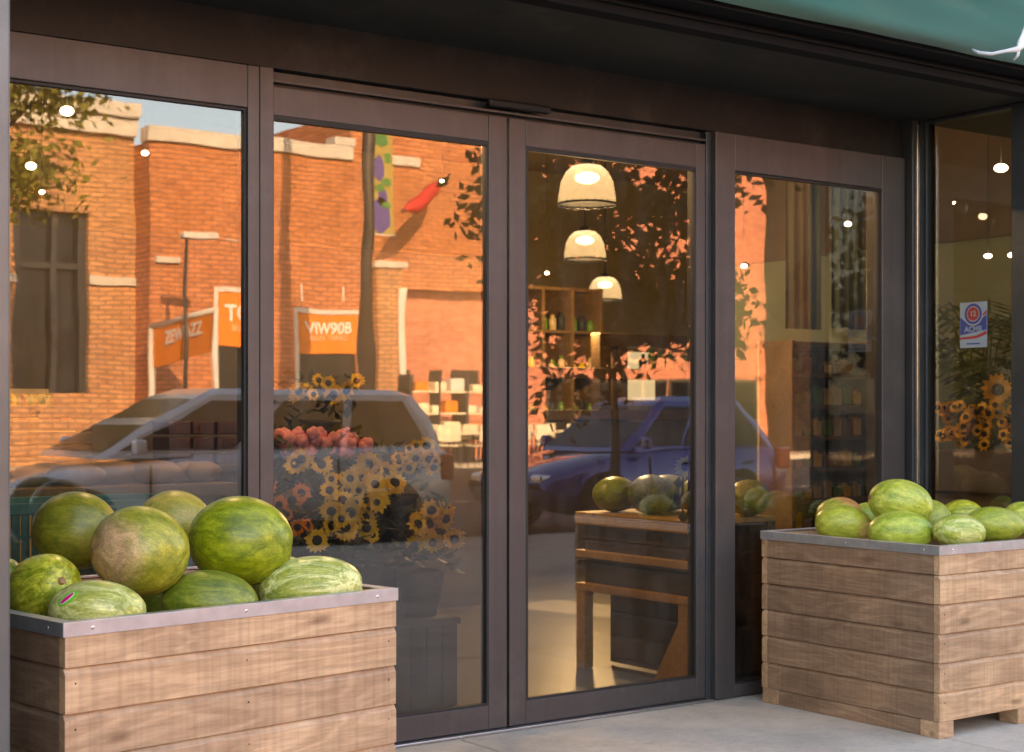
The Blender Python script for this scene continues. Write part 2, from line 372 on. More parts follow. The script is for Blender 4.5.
# ------------------------------------------------------------------ geometry helpers
class MB:
    def __init__(s): s.v = []; s.f = []; s.m = []; s.mi = 0; s.sm = False; s.smooth = []
    def add(s, vs, fs):
        k = len(s.v); s.v += [Vector(p) for p in vs]
        for f in fs: s.f.append([k+i for i in f]); s.m.append(s.mi); s.smooth.append(s.sm)
    def box(s, x0, x1, y0, y1, z0, z1, c=0.0, M4=None):
        x0, x1 = min(x0, x1), max(x0, x1); y0, y1 = min(y0, y1), max(y0, y1); z0, z1 = min(z0, z1), max(z0, z1)
        c = min(c, (x1-x0)*.4, (y1-y0)*.4, (z1-z0)*.4)
        if c <= 0:
            vs = [(x, y, z) for x in (x0, x1) for y in (y0, y1) for z in (z0, z1)]
            fs = [(0,1,3,2), (4,6,7,5), (0,4,5,1), (2,3,7,6), (0,2,6,4), (1,5,7,3)]
        else:                                     # chamfered box
            bm = bmesh.new(); bmesh.ops.create_cube(bm, size=1)
            for v in bm.verts: v.co = Vector(((x0+x1)/2 + v.co.x*(x1-x0), (y0+y1)/2 + v.co.y*(y1-y0), (z0+z1)/2 + v.co.z*(z1-z0)))
            bmesh.ops.bevel(bm, geom=bm.edges[:], offset=c, segments=2, affect='EDGES', profile=.5)
            bm.verts.index_update(); vs = [v.co.copy() for v in bm.verts]; fs = [[v.index for v in f.verts] for f in bm.faces]; bm.free()
        if M4 is not None: vs = [M4 @ Vector(p) for p in vs]
        s.add(vs, fs); return s
    def prism(s, prof, x0, x1, M4=None):          # profile in (y,z), extruded along x
        n = len(prof); vs = [(x0, p[0], p[1]) for p in prof] + [(x1, p[0], p[1]) for p in prof]
        fs = [list(range(n))[::-1], list(range(n, 2*n))] + [(i, (i+1) % n, n+(i+1) % n, n+i) for i in range(n)]
        if M4 is not None: vs = [M4 @ Vector(p) for p in vs]
        s.add(vs, fs); return s
    def quad(s, a, b, c, d): s.add([a, b, c, d], [(0, 1, 2, 3)]); return s
    def tube(s, pts, rad, n=8, caps=True):
        pts = [Vector(p) for p in pts]; rings = []
        rr = rad if isinstance(rad, (list, tuple)) else [rad]*len(pts)
        for i, p in enumerate(pts):
            d = (pts[min(i+1, len(pts)-1)] - pts[max(i-1, 0)]).normalized()
            a = d.orthogonal().normalized() if i == 0 else (a0 - d*a0.dot(d)).normalized()
            a0 = a; b_ = d.cross(a)
            rings.append([p + (a*math.cos(2*math.pi*k/n) + b_*math.sin(2*math.pi*k/n))*rr[i] for k in range(n)])
        vs = [q for r_ in rings for q in r_]; fs = []
        for i in range(len(pts)-1):
            for k in range(n): fs.append((i*n+k, i*n+(k+1) % n, (i+1)*n+(k+1) % n, (i+1)*n+k))
        if caps: fs += [list(range(n))[::-1], list(range((len(pts)-1)*n, len(pts)*n))]
        o_ = s.sm; s.sm = True; s.add(vs, fs); s.sm = o_; return s
    def lathe(s, prof, c, n=24, M4=None, rib=0.0):
        vs = []; c = Vector(c)
        for (r_, z) in prof:
            for k in range(n):
                q = r_*(1 + rib*(1 if k % 2 else -1))
                vs.append(Vector((q*math.cos(2*math.pi*k/n), q*math.sin(2*math.pi*k/n), z)))
        if M4 is not None: vs = [M4 @ v for v in vs]
        vs = [v + c for v in vs]; fs = []
        for i in range(len(prof)-1):
            for k in range(n): fs.append((i*n+k, i*n+(k+1) % n, (i+1)*n+(k+1) % n, (i+1)*n+k))
        o_ = s.sm; s.sm = True; s.add(vs, fs); s.sm = o_; return s
    def ball(s, c, r_, n=10, M4=None, sx=1, sy=1, sz=1):
        prof = [(max(1e-4, r_*math.sin(math.pi*i/n)), -r_*math.cos(math.pi*i/n)) for i in range(n+1)]
        T = Matrix.Diagonal((sx, sy, sz, 1)); 
        if M4 is not None: T = M4 @ T
        return s.lathe(prof, c, n*2, T)
    def build(s, name, mats, parent=None, org=None, keep=False):
        me = bpy.data.meshes.new(name)
        org = Vector(org) if org is not None else (Vector(parent['_o']) if parent is not None and '_o' in parent else Vector((0, 0, 0)))
        me.from_pydata([v - org for v in s.v], [], s.f)
        if not isinstance(mats, (list, tuple)): mats = [mats]
        for q in mats: me.materials.append(M[q])
        for p, mi, sm in zip(me.polygons, s.m, s.smooth): p.material_index = mi; p.use_smooth = sm
        me.validate(); me.update()
        if not keep and name != 'glass_pane':
            bm = bmesh.new(); bm.from_mesh(me); bmesh.ops.recalc_face_normals(bm, faces=bm.faces[:]); bm.to_mesh(me); bm.free()
        o_ = bpy.data.objects.new(name, me); C.objects.link(o_)
        if parent is not None: o_.parent = parent
        else: o_.location = org
        o_['_o'] = tuple(org)
        return o_
def tag(o, label=None, cat=None, group=None, kind=None):
    if label: o['label'] = label
    if cat: o['category'] = cat
    if group: o['group'] = group
    if kind: o['kind'] = kind
    return o
def thing(name, loc, label, cat, group=None, rz=0.0, local=False):
    o = bpy.data.objects.new(name, None); C.objects.link(o); o.location = loc; o.rotation_euler = (0, 0, rz)
    o.empty_display_size = .1
    o['_o'] = (0.0, 0.0, 0.0) if local else tuple(loc)
    return tag(o, label, cat, group)
def copy_tree(o, parent=None):
    c = o.copy(); C.objects.link(c)
    if parent is not None: c.parent = parent
    for ch in list(o.children): copy_tree(ch, c)
    return c
def text_mesh(name, body, size, mat, parent, M4, extrude=.002, font_scale=1.0):
    cu = bpy.data.curves.new(name, 'FONT'); cu.body = body; cu.size = size; cu.align_x = 'CENTER'; cu.align_y = 'CENTER'; cu.extrude = extrude
    cu.offset = size*.02
    tmp = bpy.data.objects.new('tmp', cu); C.objects.link(tmp)
    dg = bpy.context.evaluated_depsgraph_get(); me = bpy.data.meshes.new_from_object(tmp.evaluated_get(dg))
    bpy.data.objects.remove(tmp)
    org = Vector(parent['_o']) if parent is not None else Vector((0, 0, 0))
    for v in me.vertices: v.co = (M4 @ v.co) - org
    me.materials.clear(); me.materials.append(M[mat])
    o = bpy.data.objects.new(name, me); C.objects.link(o); o.parent = parent
    return o

# ------------------------------------------------------------------ ground
o = MB().quad((-300, -7.75, -.2), (300, -7.75, -.2), (300, -33, -.2), (-300, -33, -.2)).build('road', 'asphalt'); tag(o, kind='structure')
o = MB().box(-300, 300, -33, -29.0, -.35, -.06, 0).build('far_pavement', 'pavement'); tag(o, kind='structure')
mb = MB()
for i in range(-24, 25):                  # cast slabs with tooled joints
    for y0_, y1_ in ((-1.545, -.03), (-3.06, -1.555), (-4.57, -3.07), (-6.09, -4.58), (-7.6, -6.10)): mb.box(i*1.52+.26, i*1.52+1.77, y0_, y1_, -.2, 0, .006)
mb.box(-300, 300, -7.6, .10, -.3, -.012)
mb.box(-37, 37, -.028, .0, -.2, -.001)
o = mb.build('pavement', 'pavement'); tag(o, kind='structure')
mb = MB()
for i in range(-20, 30): mb.box(i*1.5, i*1.5+1.494, -7.75, -7.603, -.35, .003, .012)
tag(mb.build('kerb', 'kerb_stone'), kind='structure')
o = MB().quad((-900, -900, -.37), (900, -900, -.37), (900, 900, -.37), (-900, 900, -.37)).build('ground', 'asphalt'); tag(o, kind='structure')
o = MB().box(-6, 15, .12, 10.5, -.3, .004, 0).build('shop_floor', 'shop_floor'); tag(o, kind='structure')
mb = MB()
for i in range(-10, 14): mb.box(i*4, i*4+2.2, -16.06, -15.94, -.2, -.194)
tag(mb.build('road_marking', 'road_paint'), kind='structure')

# ------------------------------------------------------------------ the shop building
XL = fx(12)                       # left end of the glazing
XR = 5.95                         # return wall
ZT = 2.467; ZS = 2.65             # frame head, soffit
shop = thing('shop_building', (3.0, 0, 0), 'dark metal framed grocery shopfront with sliding glass doors under the teal awning', 'building')
def S_(name, mb, mats, parent=shop): return mb.build(name, mats, parent, shop['_o'])
# outer shell of the building above and beside the glazing
mb = MB()
mb.box(-7, XL-.25, -.02, .25, 0, ZS)                 # wall left
mb.box(-7, 15.5, .0, .30, ZS+.45, 12.0)              # upper wall (on y 0)
S_('upper_wall', mb, 'brick_upper')
mb = MB(); mb.box(-7.3, 15.8, .3, 10.4, 11.8, 12.1); S_('roof', mb, 'dark_plastic')
mb = MB()
mb.box(-6, 15, .3, 10.3, 4.2, 4.35)
S_('ceiling', mb, 'ceiling_paint')
mb = MB()
mb.box(-6.3, -6.0, .3, 10.3, 0, 11.8); mb.box(15.0, 15.3, -.7, 10.3, 0, 11.8)
# rear wall with a clerestory band
mb.box(-6, 15, 10.3, 10.5, 0, 3.25); mb.box(-6, 15, 10.3, 10.5, 4.0, 11.8)
for x0, x1 in ((-6, 1.2), (2.2, 2.35), (3.35, 3.5), (4.5, 15)): mb.box(x0, x1, 10.3, 10.5, 3.25, 4.0)
S_('inner_wall', mb, 'inner_wall')
# header panel, soffit, fascia
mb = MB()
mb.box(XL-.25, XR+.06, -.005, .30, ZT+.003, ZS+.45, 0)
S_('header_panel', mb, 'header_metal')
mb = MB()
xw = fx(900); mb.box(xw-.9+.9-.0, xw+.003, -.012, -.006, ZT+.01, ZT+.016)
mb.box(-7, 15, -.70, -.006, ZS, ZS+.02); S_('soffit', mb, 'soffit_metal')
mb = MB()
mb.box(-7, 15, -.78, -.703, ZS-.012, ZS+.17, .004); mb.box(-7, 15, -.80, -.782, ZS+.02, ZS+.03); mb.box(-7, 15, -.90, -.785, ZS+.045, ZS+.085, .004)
S_('fascia', mb, 'fascia_metal')
# small dark bay post box at return + column with bright strip
mb = MB(); mb.box(fx(901), XR+.0, -.07, .10, 0, ZS-.002, .004); S_('corner_column', mb, 'column_metal')
mb = MB(); mb.box(XR-.07, XR-.05, -.088, -.072, .05, ZS-.004, .003); S_('corner_bead', mb, 'chrome')
# fixed windows --------------------------------------------------
def window(name, x0, x1, gx0, gx1, z0, z1, gz0, gz1, y0=-.02, y1=.07, gy=.02, lbl=None):
    mb = MB(); c = .003
    mb.box(x0, gx0, y0, y1, z0, z1, c); mb.box(gx1, x1, y0, y1, z0, z1, c)
    mb.box(gx0, gx1, y0+.001, y1, gz1, z1, c); mb.box(gx0, gx1, y0+.001, y1, z0, gz0, c)
    f = S_(name, mb, 'frame_metal')
    if lbl: f['label'] = lbl
    g = MB(); e = .010
    for a, b_, c_, d_ in ((gx0, gx0+e, gz0, gz1), (gx1-e, gx1, gz0, gz1), (gx0+e, gx1-e, gz0, gz0+e), (gx0+e, gx1-e, gz1-e, gz1)): g.box(a, b_, gy-.012, gy-.0005, c_, d_)
    S_('gasket', g, 'gasket', f)
    p = MB(); p.add([(gx0+.001, gy, gz0), (gx1-.001, gy, gz0), (gx1-.001, gy, gz1), (gx0+.001, gy, gz1)], [(0, 1, 2, 3)])
    p.mi = 1
    a, b_, c_, d_ = gx0+.001, gx1-.001, gz0, gz1; y2 = gy+.008
    p.add([(a, gy, c_), (b_, gy, c_), (b_, gy, d_), (a, gy, d_), (a, y2, c_), (b_, y2, c_), (b_, y2, d_), (a, y2, d_)],
          [(4, 7, 6, 5), (0, 4, 5, 1), (1, 5, 6, 2), (2, 6, 7, 3), (3, 7, 4, 0)])
    S_('glass_pane', p, ['shop_glass', 'clear_back'], f)
    return f
window('side_window', XL-.25, fx(257.2), XL-.19, fx(245.5), .004, ZT-.002, .06, 2.315, -.02, .07, .004, lbl='wide fixed window behind the left crate')
xm0, xm1 = fx(257.5), fx(271)
mb = MB(); mb.box(xm0, xm1, -.022, .10, 0, ZT-.001, .003); S_('mullion', mb, 'frame_metal')
# sliding doors (set back a little from the mullion)
def door(x0, x1, gx0, gx1, lbl):
    y0, y1, gy = .003, .062, .018; z0, z1, gz0, gz1 = .012, 2.41, .104, 2.305; c = .003
    mb = MB()
    mb.box(x0, gx0, y0, y1, z0, z1, c); mb.box(gx1, x1, y0, y1, z0, z1, c)
    f = S_('sliding_door', mb, 'frame_metal'); f['label'] = lbl
    mb = MB(); mb.box(gx0+.0005, gx1-.0005, y0+.001, y1, gz1, z1-.002, c); S_('top_rail', mb, 'frame_metal', f)
    mb = MB(); mb.box(gx0+.0005, gx1-.0005, y0+.001, y1, z0, gz0, c); S_('bottom_rail', mb, 'frame_metal', f)
    g = MB(); e = .011
    for a, b_, c_, d_ in ((gx0, gx0+e, gz0, gz1), (gx1-e, gx1, gz0, gz1), (gx0+e, gx1-e, gz0, gz0+e), (gx0+e, gx1-e, gz1-e*1.6, gz1)): g.box(a, b_, gy-.014, gy-.0005, c_, d_)
    S_('gasket', g, 'gasket', f)
    p = MB(); p.add([(gx0+.001, gy, gz0), (gx1-.001, gy, gz0), (gx1-.001, gy, gz1), (gx0+.001, gy, gz1)], [(0, 1, 2, 3)])
    p.mi = 1; a, b_, c_, d_ = gx0+.001, gx1-.001, gz0, gz1; y2 = gy+.008
    p.add([(a, gy, c_), (b_, gy, c_), (b_, gy, d_), (a, gy, d_), (a, y2, c_), (b_, y2, c_), (b_, y2, d_), (a, y2, d_)],
          [(4, 7, 6, 5), (0, 4, 5, 1), (1, 5, 6, 2), (2, 6, 7, 3), (3, 7, 4, 0)])
    S_('glass_pane', p, ['shop_glass', 'clear_back'], f)
    return f
door(xm1-.05, fx(507.5), xm1+.002, fx(489.5), 'sliding door leaf nearer the sunflowers')
door(fx(510), fx(706), fx(526.5), fx(697), 'sliding door leaf that shows the pendant lamps')
xp0, xp1 = fx(706), fx(716)
mb = MB(); mb.box(xp0+.002, xp1+.02, .0, .12, 0, ZT-.001, .003); S_('door_post', mb, 'column_metal')
window('side_window', fx(711), fx(900), fx(730.5), fx(877.5), .004, ZT-.002, .06, 2.305, -.03, .07, -.005, lbl='fixed window beside the right crate')
mb = MB(); mb.box(fx(732)+.004, fx(877)-.004, .002, .0115, 2.27, 2.2995); 
# door head track (the slit above the doors) and sensor
mb = MB(); mb.box(xm1, xp0, .035, .12, 2.412, ZT-.001); S_('door_track', mb, 'column_metal')
mb = MB(); mb.box(xm1, fx(706), .0, .03, 2.422, 2.432, .002); S_('track_lip', mb, 'frame_metal')
mb = MB(); mb.box(fx(484), fx(546), -.04, -.006, 2.437, 2.468, .01); S_('door_sensor', mb, 'header_metal')
mb = MB(); mb.box(xm1, xp0+.02, -.03, .10, 0, .010, .002); S_('threshold', mb, 'steel')
# return wall (glass on x = XR facing -x)
def xw_box(mb, y0, y1, z0, z1, x0=XR-.004, x1=XR+.06): mb.box(x0, x1, y0, y1, z0, z1, .003)
mb = MB()
ya, yb = -.105, -.60
def yret(u, X):
    t = (u-CX)/F; return X*(VY+t*RY)/(VX+t*RX) + CAMY
yg0, yg1 = yret(927, XR-.0), yret(1013, XR+.01)
xw_box(mb, -.02, yg0, 0, ZS-.003); xw_box(mb, yg1, yg1-.11, 0, ZS-.003); xw_box(mb, yg0, yg1, 0, .08); xw_box(mb, yg0, yg1, ZS-.02, ZS-.003)
rf = S_('return_window', mb, 'column_metal'); rf['label'] = 'narrow window on the return wall beside the crate'
p = MB(); xg = XR+.01
p.add([(xg, yg0, .08), (xg, yg1, .08), (xg, yg1, ZS-.02), (xg, yg0, ZS-.02)], [(0, 1, 2, 3)]); p.mi = 1
x2 = xg+.008
p.add([(xg, yg0, .08), (xg, yg1, .08), (xg, yg1, ZS-.02), (xg, yg0, ZS-.02), (x2, yg0, .08), (x2, yg1, .08), (x2, yg1, ZS-.02), (x2, yg0, ZS-.02)],
      [(4, 7, 6, 5), (0, 4, 5, 1), (1, 5, 6, 2), (2, 6, 7, 3), (3, 7, 4, 0)])
S_('glass_pane', p, ['shop_glass', 'clear_back'], rf)
mb = MB(); mb.box(XR+.065, 15, -.68, -.62, 0, ZS-.003); S_('bay_wall', mb, 'column_metal')
# awning (teal cloth over the canopy)
mb = MB(); mb.sm = True
nx, ny = 90, 14
prof = [(-1.00, ZS+.205), (-1.03, ZS+.24), (-1.03, ZS+.42), (-1.0, ZS+.47)]
rows = []
for j in range(ny+1):
    f = j/ny
    if f < .35: y = -.93 - .12*math.sin(f/.35*math.pi/2); z = ZS+.055 + f/.35*.30
    else:
        g = (f-.35)/.65; y = -1.05 + g*1.03; z = ZS+.355 + g*.75 - .10*math.sin(g*math.pi)
    rows.append((y, z, f))
vs = []
for i in range(nx+1):
    x = -7 + 22*i/nx
    for (y, z, f) in rows:
        sag = .018*math.sin(x*5.1+f*5) + .014*math.sin(x*11+2*f) 
        vs.append((x, y + sag*(.3+f), z + sag*.8*min(1, f*3)))
fs = [(i*(ny+1)+j, (i+1)*(ny+1)+j, (i+1)*(ny+1)+j+1, i*(ny+1)+j+1) for i in range(nx) for j in range(ny)]
mb.add(vs, fs); 
aw = S_('awning', mb, 'awning_cloth')
sol = aw.modifiers.new('thick', 'SOLIDIFY'); sol.thickness = .004
mb = MB(); mb.tube([(-7, -1.062, ZS+.33), (15, -1.062, ZS+.33)], .006, 6); S_('awning_seam', mb, 'fascia_metal', aw)
# white cord knotted over the awning edge
p0 = ps(974, 50, 6.05); pc = ps(1020, 46, 6.0)
cord = [ps(972, 50, 6.20), ps(980, 53, 6.12), ps(992, 54, 6.07), ps(1006, 51, 6.04), ps(1018, 49, 6.02), ps(1022, 44, 6.02), ps(1024, 35, 6.03), ps(1028, 22, 6.05)]
mb = MB(); mb.tube(cord, [.006, .007, .007, .007, .012, .02, .012, .009], 8)
mb.tube([ps(1019, 49, 6.02), ps(1018, 55, 6.03), ps(1014, 60, 6.05)], [.007, .006, .004], 6)
tag(mb.build('tie_cord', 'cord_white'), 'white cord knotted at the lower edge of the teal awning', 'cord')
# post at the left, in front of the crate
mb = MB(); px_, py_ = 1.005, -1.5
t_ = (3.5-CX)/F; Xr = (py_-CAMY)*(VX+t_*RX)/(VY+t_*RY)
mb.box(Xr-.085, Xr, py_-.05, py_+.05, 0, ZS-.6+.6, .006)
pst = thing('steel_post', (Xr-.04, py_, 0), 'tall grey steel post in front of the left crate at the picture edge', 'post')
mb.build('shaft', 'post_metal', pst)
mb = MB(); mb.box(Xr-.12, Xr+.0, py_-.08, py_+.08, 0.001, .012, .003); mb.build('base_plate', 'post_metal', pst)
mb = MB(); mb.box(Xr-.085, Xr, py_+.05, -.80, ZS-.0, ZS+.06, .004); mb.build('beam', 'post_metal', pst)
mb = MB(); mb.box(Xr-.14, Xr-.088, -1.45, -.021, 0, ZS-.002, .004); S_('shade_panel', mb, 'column_metal')  # unseen panel added to darken the side of the left crate
# sticker on the return glass
stk = thing('window_sticker', (XR-.0, 0, 0), 'round blue and red emblem sticker on the narrow right window', 'sticker')
def pxx(u, v, X):
    t = (u-CX)/F; k = X/(VX+t*RX); return Vector((X, CAMY+k*(VY+t*RY), H+(V0-v)/F*k))
a = pxx(960, 303, xg-.002); b_ = pxx(987, 347, xg-.002)
yc, zc = (a.y+b_.y)/2, (a.z+b_.z)/2; w_, h_ = abs(a.y-b_.y), abs(a.z-b_.z)
m_paper = plain('sticker_paper', (.26, .32, .36), .5); plain('sticker_blue', (.03, .05, .22), .5); plain('sticker_red', (.34, .03, .03), .5); plain('sticker_white', (.36, .35, .34), .5)
mb = MB(); mb.box(xg-.0025, xg-.001, yc-w_/2, yc+w_/2, zc-h_/2, zc+h_/2); mb.build('sheet', 'sticker_paper', stk)
def flat(name, pts, mat, lift):          # polygon on the sticker, (a,b) in units of w,h from centre, a grows to the right in the photo
    mb = MB(); mb.add([(xg-.0025-lift, yc-a_*w_, zc+b2*h_) for a_, b2 in pts], [list(range(len(pts)))])
    k = len(pts); mb.add([(xg-.0024-lift+.0002, yc-a_*w_, zc+b2*h_) for a_, b2 in pts], [list(range(k))[::-1]]); return mb.build(name, mat, stk)
flat('blue_field', [(-.49, -.22), (.49, -.12), (.49, .22), (.3, .12), (-.3, .08), (-.49, .18)], 'sticker_blue', .0004)
flat('red_swoosh', [(-.49, -.32), (-.49, -.27), (.1, -.24), (.49, -.14), (.49, -.22), (.1, -.30)], 'sticker_red', .0006)
flat('red_corner', [(.34, .22), (.49, .31), (.49, .25), (.36, .18)], 'sticker_red', .0006)
def disc(r_, lift, mat, name): flat(name, [(r_*math.cos(q*math.pi/12), .24 + r_*w_/h_*math.sin(q*math.pi/12)) for q in range(24)], mat, lift)
disc(.36, .0010, 'sticker_white', 'emblem'); disc(.32, .0014, 'sticker_blue', 'emblem_ring'); disc(.235, .0018, 'sticker_white', 'emblem_band'); disc(.21, .0022, 'sticker_red', 'emblem_centre')
MT = Matrix.Translation((xg-.0052, yc, zc+.24*h_)) @ Matrix(((0, 0, -1, 0), (-1, 0, 0, 0), (0, 1, 0, 0), (0, 0, 0, 1)))
text_mesh('lettering', '12', .034, 'sticker_white', stk, MT, .0002)
MT2 = Matrix.Translation((xg-.0042, yc, zc-.10*h_)) @ Matrix(((0, 0, -1, 0), (-1, 0, 0, 0), (0, 1, 0, 0), (0, 0, 0, 1)))
text_mesh('lettering', 'ACMB', .036, 'sticker_paper', stk, MT2, .0002)
flat('fine_print', [(-.25, -.43), (.25, -.43), (.25, -.40), (-.25, -.40)], 'sticker_blue', .0004)

# ------------------------------------------------------------------ crates
def crate(loc, rz, label, w=1.06, d=.95, h=.735, skid_front=True):
    t = thing('wooden_crate', loc, label, 'crate', 'wooden crates of watermelons', rz, local=True)
    th = .028; lev = [0.065]
    tops = [h-.03-.078 - i*.1125 for i in range(6)]         # groove heights
    edges = [h-.002] + tops; edges[-1] = .065
    def boards(L, first_z0=None):
        out = []
        for i in range(len(edges)-1): out.append((edges[i+1], edges[i]))
        return out
    def side(L, low, slots=False):
        mb = MB()
        for k, (z0, z1) in enumerate(boards(L)):
            jy = random.uniform(-.0015, .0015)
            if k == len(edges)-2 and low: z0 = .065
            z1b = z1-.003; ch = .016
            mb.prism([(0+jy, z0), (0+jy, z1b-ch), (ch*.62+jy, z1b), (th, z1b), (th, z0)], .002 if not low else .03, L-.002 if not low else L-.03)
        return mb
    # front (-y), back, left (-x), right
    mb = side(w, False); f = mb.build('front_panel', 'crate_wood_x', t, (0, 0, 0))
    mb = side(w, False); b2 = MB(); b2.v = [Vector((w - v.x, d - v.y, v.z)) for v in mb.v]; b2.f = mb.f; b2.m = mb.m; b2.smooth = mb.smooth
    b2.build('back_panel', 'crate_wood_x', t, (0, 0, 0))
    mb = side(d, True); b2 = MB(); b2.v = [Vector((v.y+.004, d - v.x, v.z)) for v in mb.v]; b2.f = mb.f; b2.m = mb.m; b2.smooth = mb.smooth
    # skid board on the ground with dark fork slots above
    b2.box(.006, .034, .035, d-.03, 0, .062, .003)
    b2.build('side_panel', 'crate_wood_y_shaded', t, (0, 0, 0))
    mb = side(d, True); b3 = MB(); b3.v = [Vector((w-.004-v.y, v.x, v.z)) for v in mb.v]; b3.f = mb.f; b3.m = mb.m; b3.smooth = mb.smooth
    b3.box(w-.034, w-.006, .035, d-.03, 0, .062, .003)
    b3.build('side_panel', 'crate_wood_y_shaded', t, (0, 0, 0))
    mb = MB()
    for x in (.0, w/2-.045, w-.09):
        mb2 = MB().box(x+.002, x+.088, .003, .095, 0, .0635, .003); mb2.build('foot', 'crate_wood_x', t, (0, 0, 0))
        mb2 = MB().box(x+.002, x+.088, d-.095, d-.003, 0, .0635, .003); mb2.build('foot', 'crate_wood_x', t, (0, 0, 0))
    # inner deck and corner posts
    mb = MB().box(.034, w-.034, .03, d-.03, .38, .40); mb.box(.036, w-.036, .032, d-.032, .066, .08); mb.build('deck', 'crate_wood_x', t, (0, 0, 0))
    for x in (.032, w-.072):
        for y in (.03, d-.07): MB().box(x, x+.04, y, y+.04, .082, h-.004).build('corner_post', 'crate_wood_x', t, (0, 0, 0))
    # metal angle rim
    mb = MB(); e = .004; z0, z1 = h-.033, h+.003
    mb.box(-e, w+e, -e, -.0008, z0, z1, .001); mb.box(-e, w+e, d+.0008, d+e, z0, z1, .001)
    mb.box(-e, -.0006, -.0006, d+.0006, z0, z1-.0003, .001); mb.box(w+.0006, w+e, -.0006, d+.0006, z0, z1-.0003, .001)
    mb.box(-.0005, w+.0005, -.0006, .032, z1-.004, z1-.0006); mb.box(-.0005, w+.0005, d-.032, d+.0006, z1-.004, z1-.0006)
    mb.box(-.0005, .034, .0325, d-.0325, z1-.0042, z1-.0008); mb.box(w-.034, w+.0005, .0325, d-.0325, z1-.0042, z1-.0008)
    r_ = mb.build('metal_rim', 'galvanised', t, (0, 0, 0))
    for x in (.075, w/2, w-.075): mb = MB(); mb.ball((x, -e, h-.015), .0055, 6, sx=1, sy=.4, sz=1); mb.build('rivet', 'chrome', r_, (0, 0, 0))
    for y in (.075, d/2, d-.075): mb = MB(); mb.ball((-e, y, h-.015), .0055, 6, sx=.4, sy=1, sz=1); mb.build('rivet', 'chrome', r_, (0, 0, 0))
    random.seed(5)
    for k, zt in enumerate(tops[:5]):
        for x in (.03, w-.03, w*.5+random.uniform(-.02, .02)): mb = MB(); mb.ball((x, -.0006, zt-.04), .0028, 4, sx=1, sy=.5, sz=1); mb.build('nail', 'gasket', f, (0, 0, 0))
    return t
crate((1.313, -1.27, 0), R(9.2), 'wooden slatted crate with metal rim beside the grey steel post, heaped with watermelons')
crate((4.775, -1.11, 0), 0.0, 'wooden slatted crate on stub feet by the narrow return window, filled with watermelons')

# ------------------------------------------------------------------ watermelons
CAMYAW = math.atan2(RY, RX)
def melon(u, v, rx, ry, s, mat, label, yaw=0.0, tilt=0.0, rd=None, roll=0.0, scar=None, stem=None):
    c = ps(u, v, s); a = rx*s/F; b_ = ry*s/F; d = rd or b_*1.02
    random.seed(int(u*7+v))
    bm = bmesh.new(); bmesh.ops.create_uvsphere(bm, u_segments=48, v_segments=28, radius=1.0)
    ph = [random.uniform(0, 6) for _ in range(4)]
    for q in bm.verts:                                   # poles on local x
        x, y, z = q.co.z, q.co.x, q.co.y
        k = 1 + .018*math.sin(2*x+ph[0]) + .012*math.sin(3*y+ph[1]) + .012*math.sin(2.5*z+ph[2])
        th = math.atan2(z, y); k += .004*math.sin(8*th+ph[3])
        rr = math.hypot(y, z)
        dimple = .06*math.exp(-(rr/.16)**2)
        q.co = Vector((x*a*k*(1-dimple), y*d*k, z*b_*k))
    me = bpy.data.meshes.new('watermelon'); bmesh.ops.recalc_face_normals(bm, faces=bm.faces[:]); bm.to_mesh(me); bm.free()
    for p in me.polygons: p.use_smooth = True
    me.materials.append(M[mat])
    o = bpy.data.objects.new('watermelon', me); C.objects.link(o)
    o.location = c; o.rotation_euler = Euler((roll, tilt, CAMYAW + yaw), 'XYZ')
    tag(o, label, 'watermelon', 'watermelons heaped in the crates')
    o['_o'] = (0.0, 0.0, 0.0)
    if stem is not None:                                  # stem scar at one end (+1 or -1)
        mb = MB(); mb.sm = True
        mb.lathe([(.001, .006), (.006, .007), (.010, .004), (.012, -.004)], (0, 0, 0), 12, Matrix.Translation((stem*a*.985*.95, 0, 0)) @ Matrix.Rotation(stem*math.pi/2, 4, 'Y'))
        mb.build('stem_scar', 'melon_scar', o, (0, 0, 0))
    return o
plain('melon_scar', (.33, .19, .09), .8, 0, .25, 60)
melon_mat('ml_dark', (.14, .145, .014), (.36, .32, .03), (.46, .34, .05), .64, 1.0, 1.0, 4.5)
melon_mat('ml_tan', (.20, .21, .016), (.46, .42, .05), (.66, .40, .20), .50, 2.0, .9, 3.5, pdir=(-.32, -.93, -.02))
melon_mat('ml_yellow', (.28, .25, .025), (.52, .42, .07), (.55, .38, .09), .55, 3.0, .9, 4.0)
melon_mat('ml_green', (.14, .185, .008), (.36, .40, .02), (.42, .42, .05), .70, 4.4, 1.3, 5.5)
melon_mat('ml_lime', (.27, .31, .014), (.62, .60, .06), None, .6, 5.2, 2.4, 7.5)
melon_mat('ml_pale', (.36, .39, .06), (.72, .70, .28), None, .6, 6.1, 2.4, 8.0)
melon_mat('ml_mid', (.13, .175, .016), (.30, .33, .035), (.38, .34, .06), .72, 7.7, 1.4, 5.5)
melon_mat('ml_pale2', (.38, .40, .07), (.76, .73, .32), (.45, .36, .12), .80, 8.3, 2.8, 8.5)
melon_mat('ml_edge', (.18, .27, .03), (.42, .48, .10), None, .6, 9.5, 2.2, 8.0)
melon_mat('mr_orange', (.32, .34, .03), (.56, .55, .09), (.70, .30, .10), .50, 10.0, .9, 3.5, pdir=(.45, -.1, .85))
melon_mat('mr_a', (.34, .38, .03), (.62, .62, .09), (.66, .36, .14), .60, 11.0, .9, 3.5, pdir=(.95, -.3, -.1))
melon_mat('mr_b', (.33, .40, .035), (.62, .64, .12), None, .6, 12.0, 1.5, 6.0)
melon_mat('mr_c', (.33, .42, .04), (.54, .60, .10), None, .6, 13.0, 1.4, 5.5)
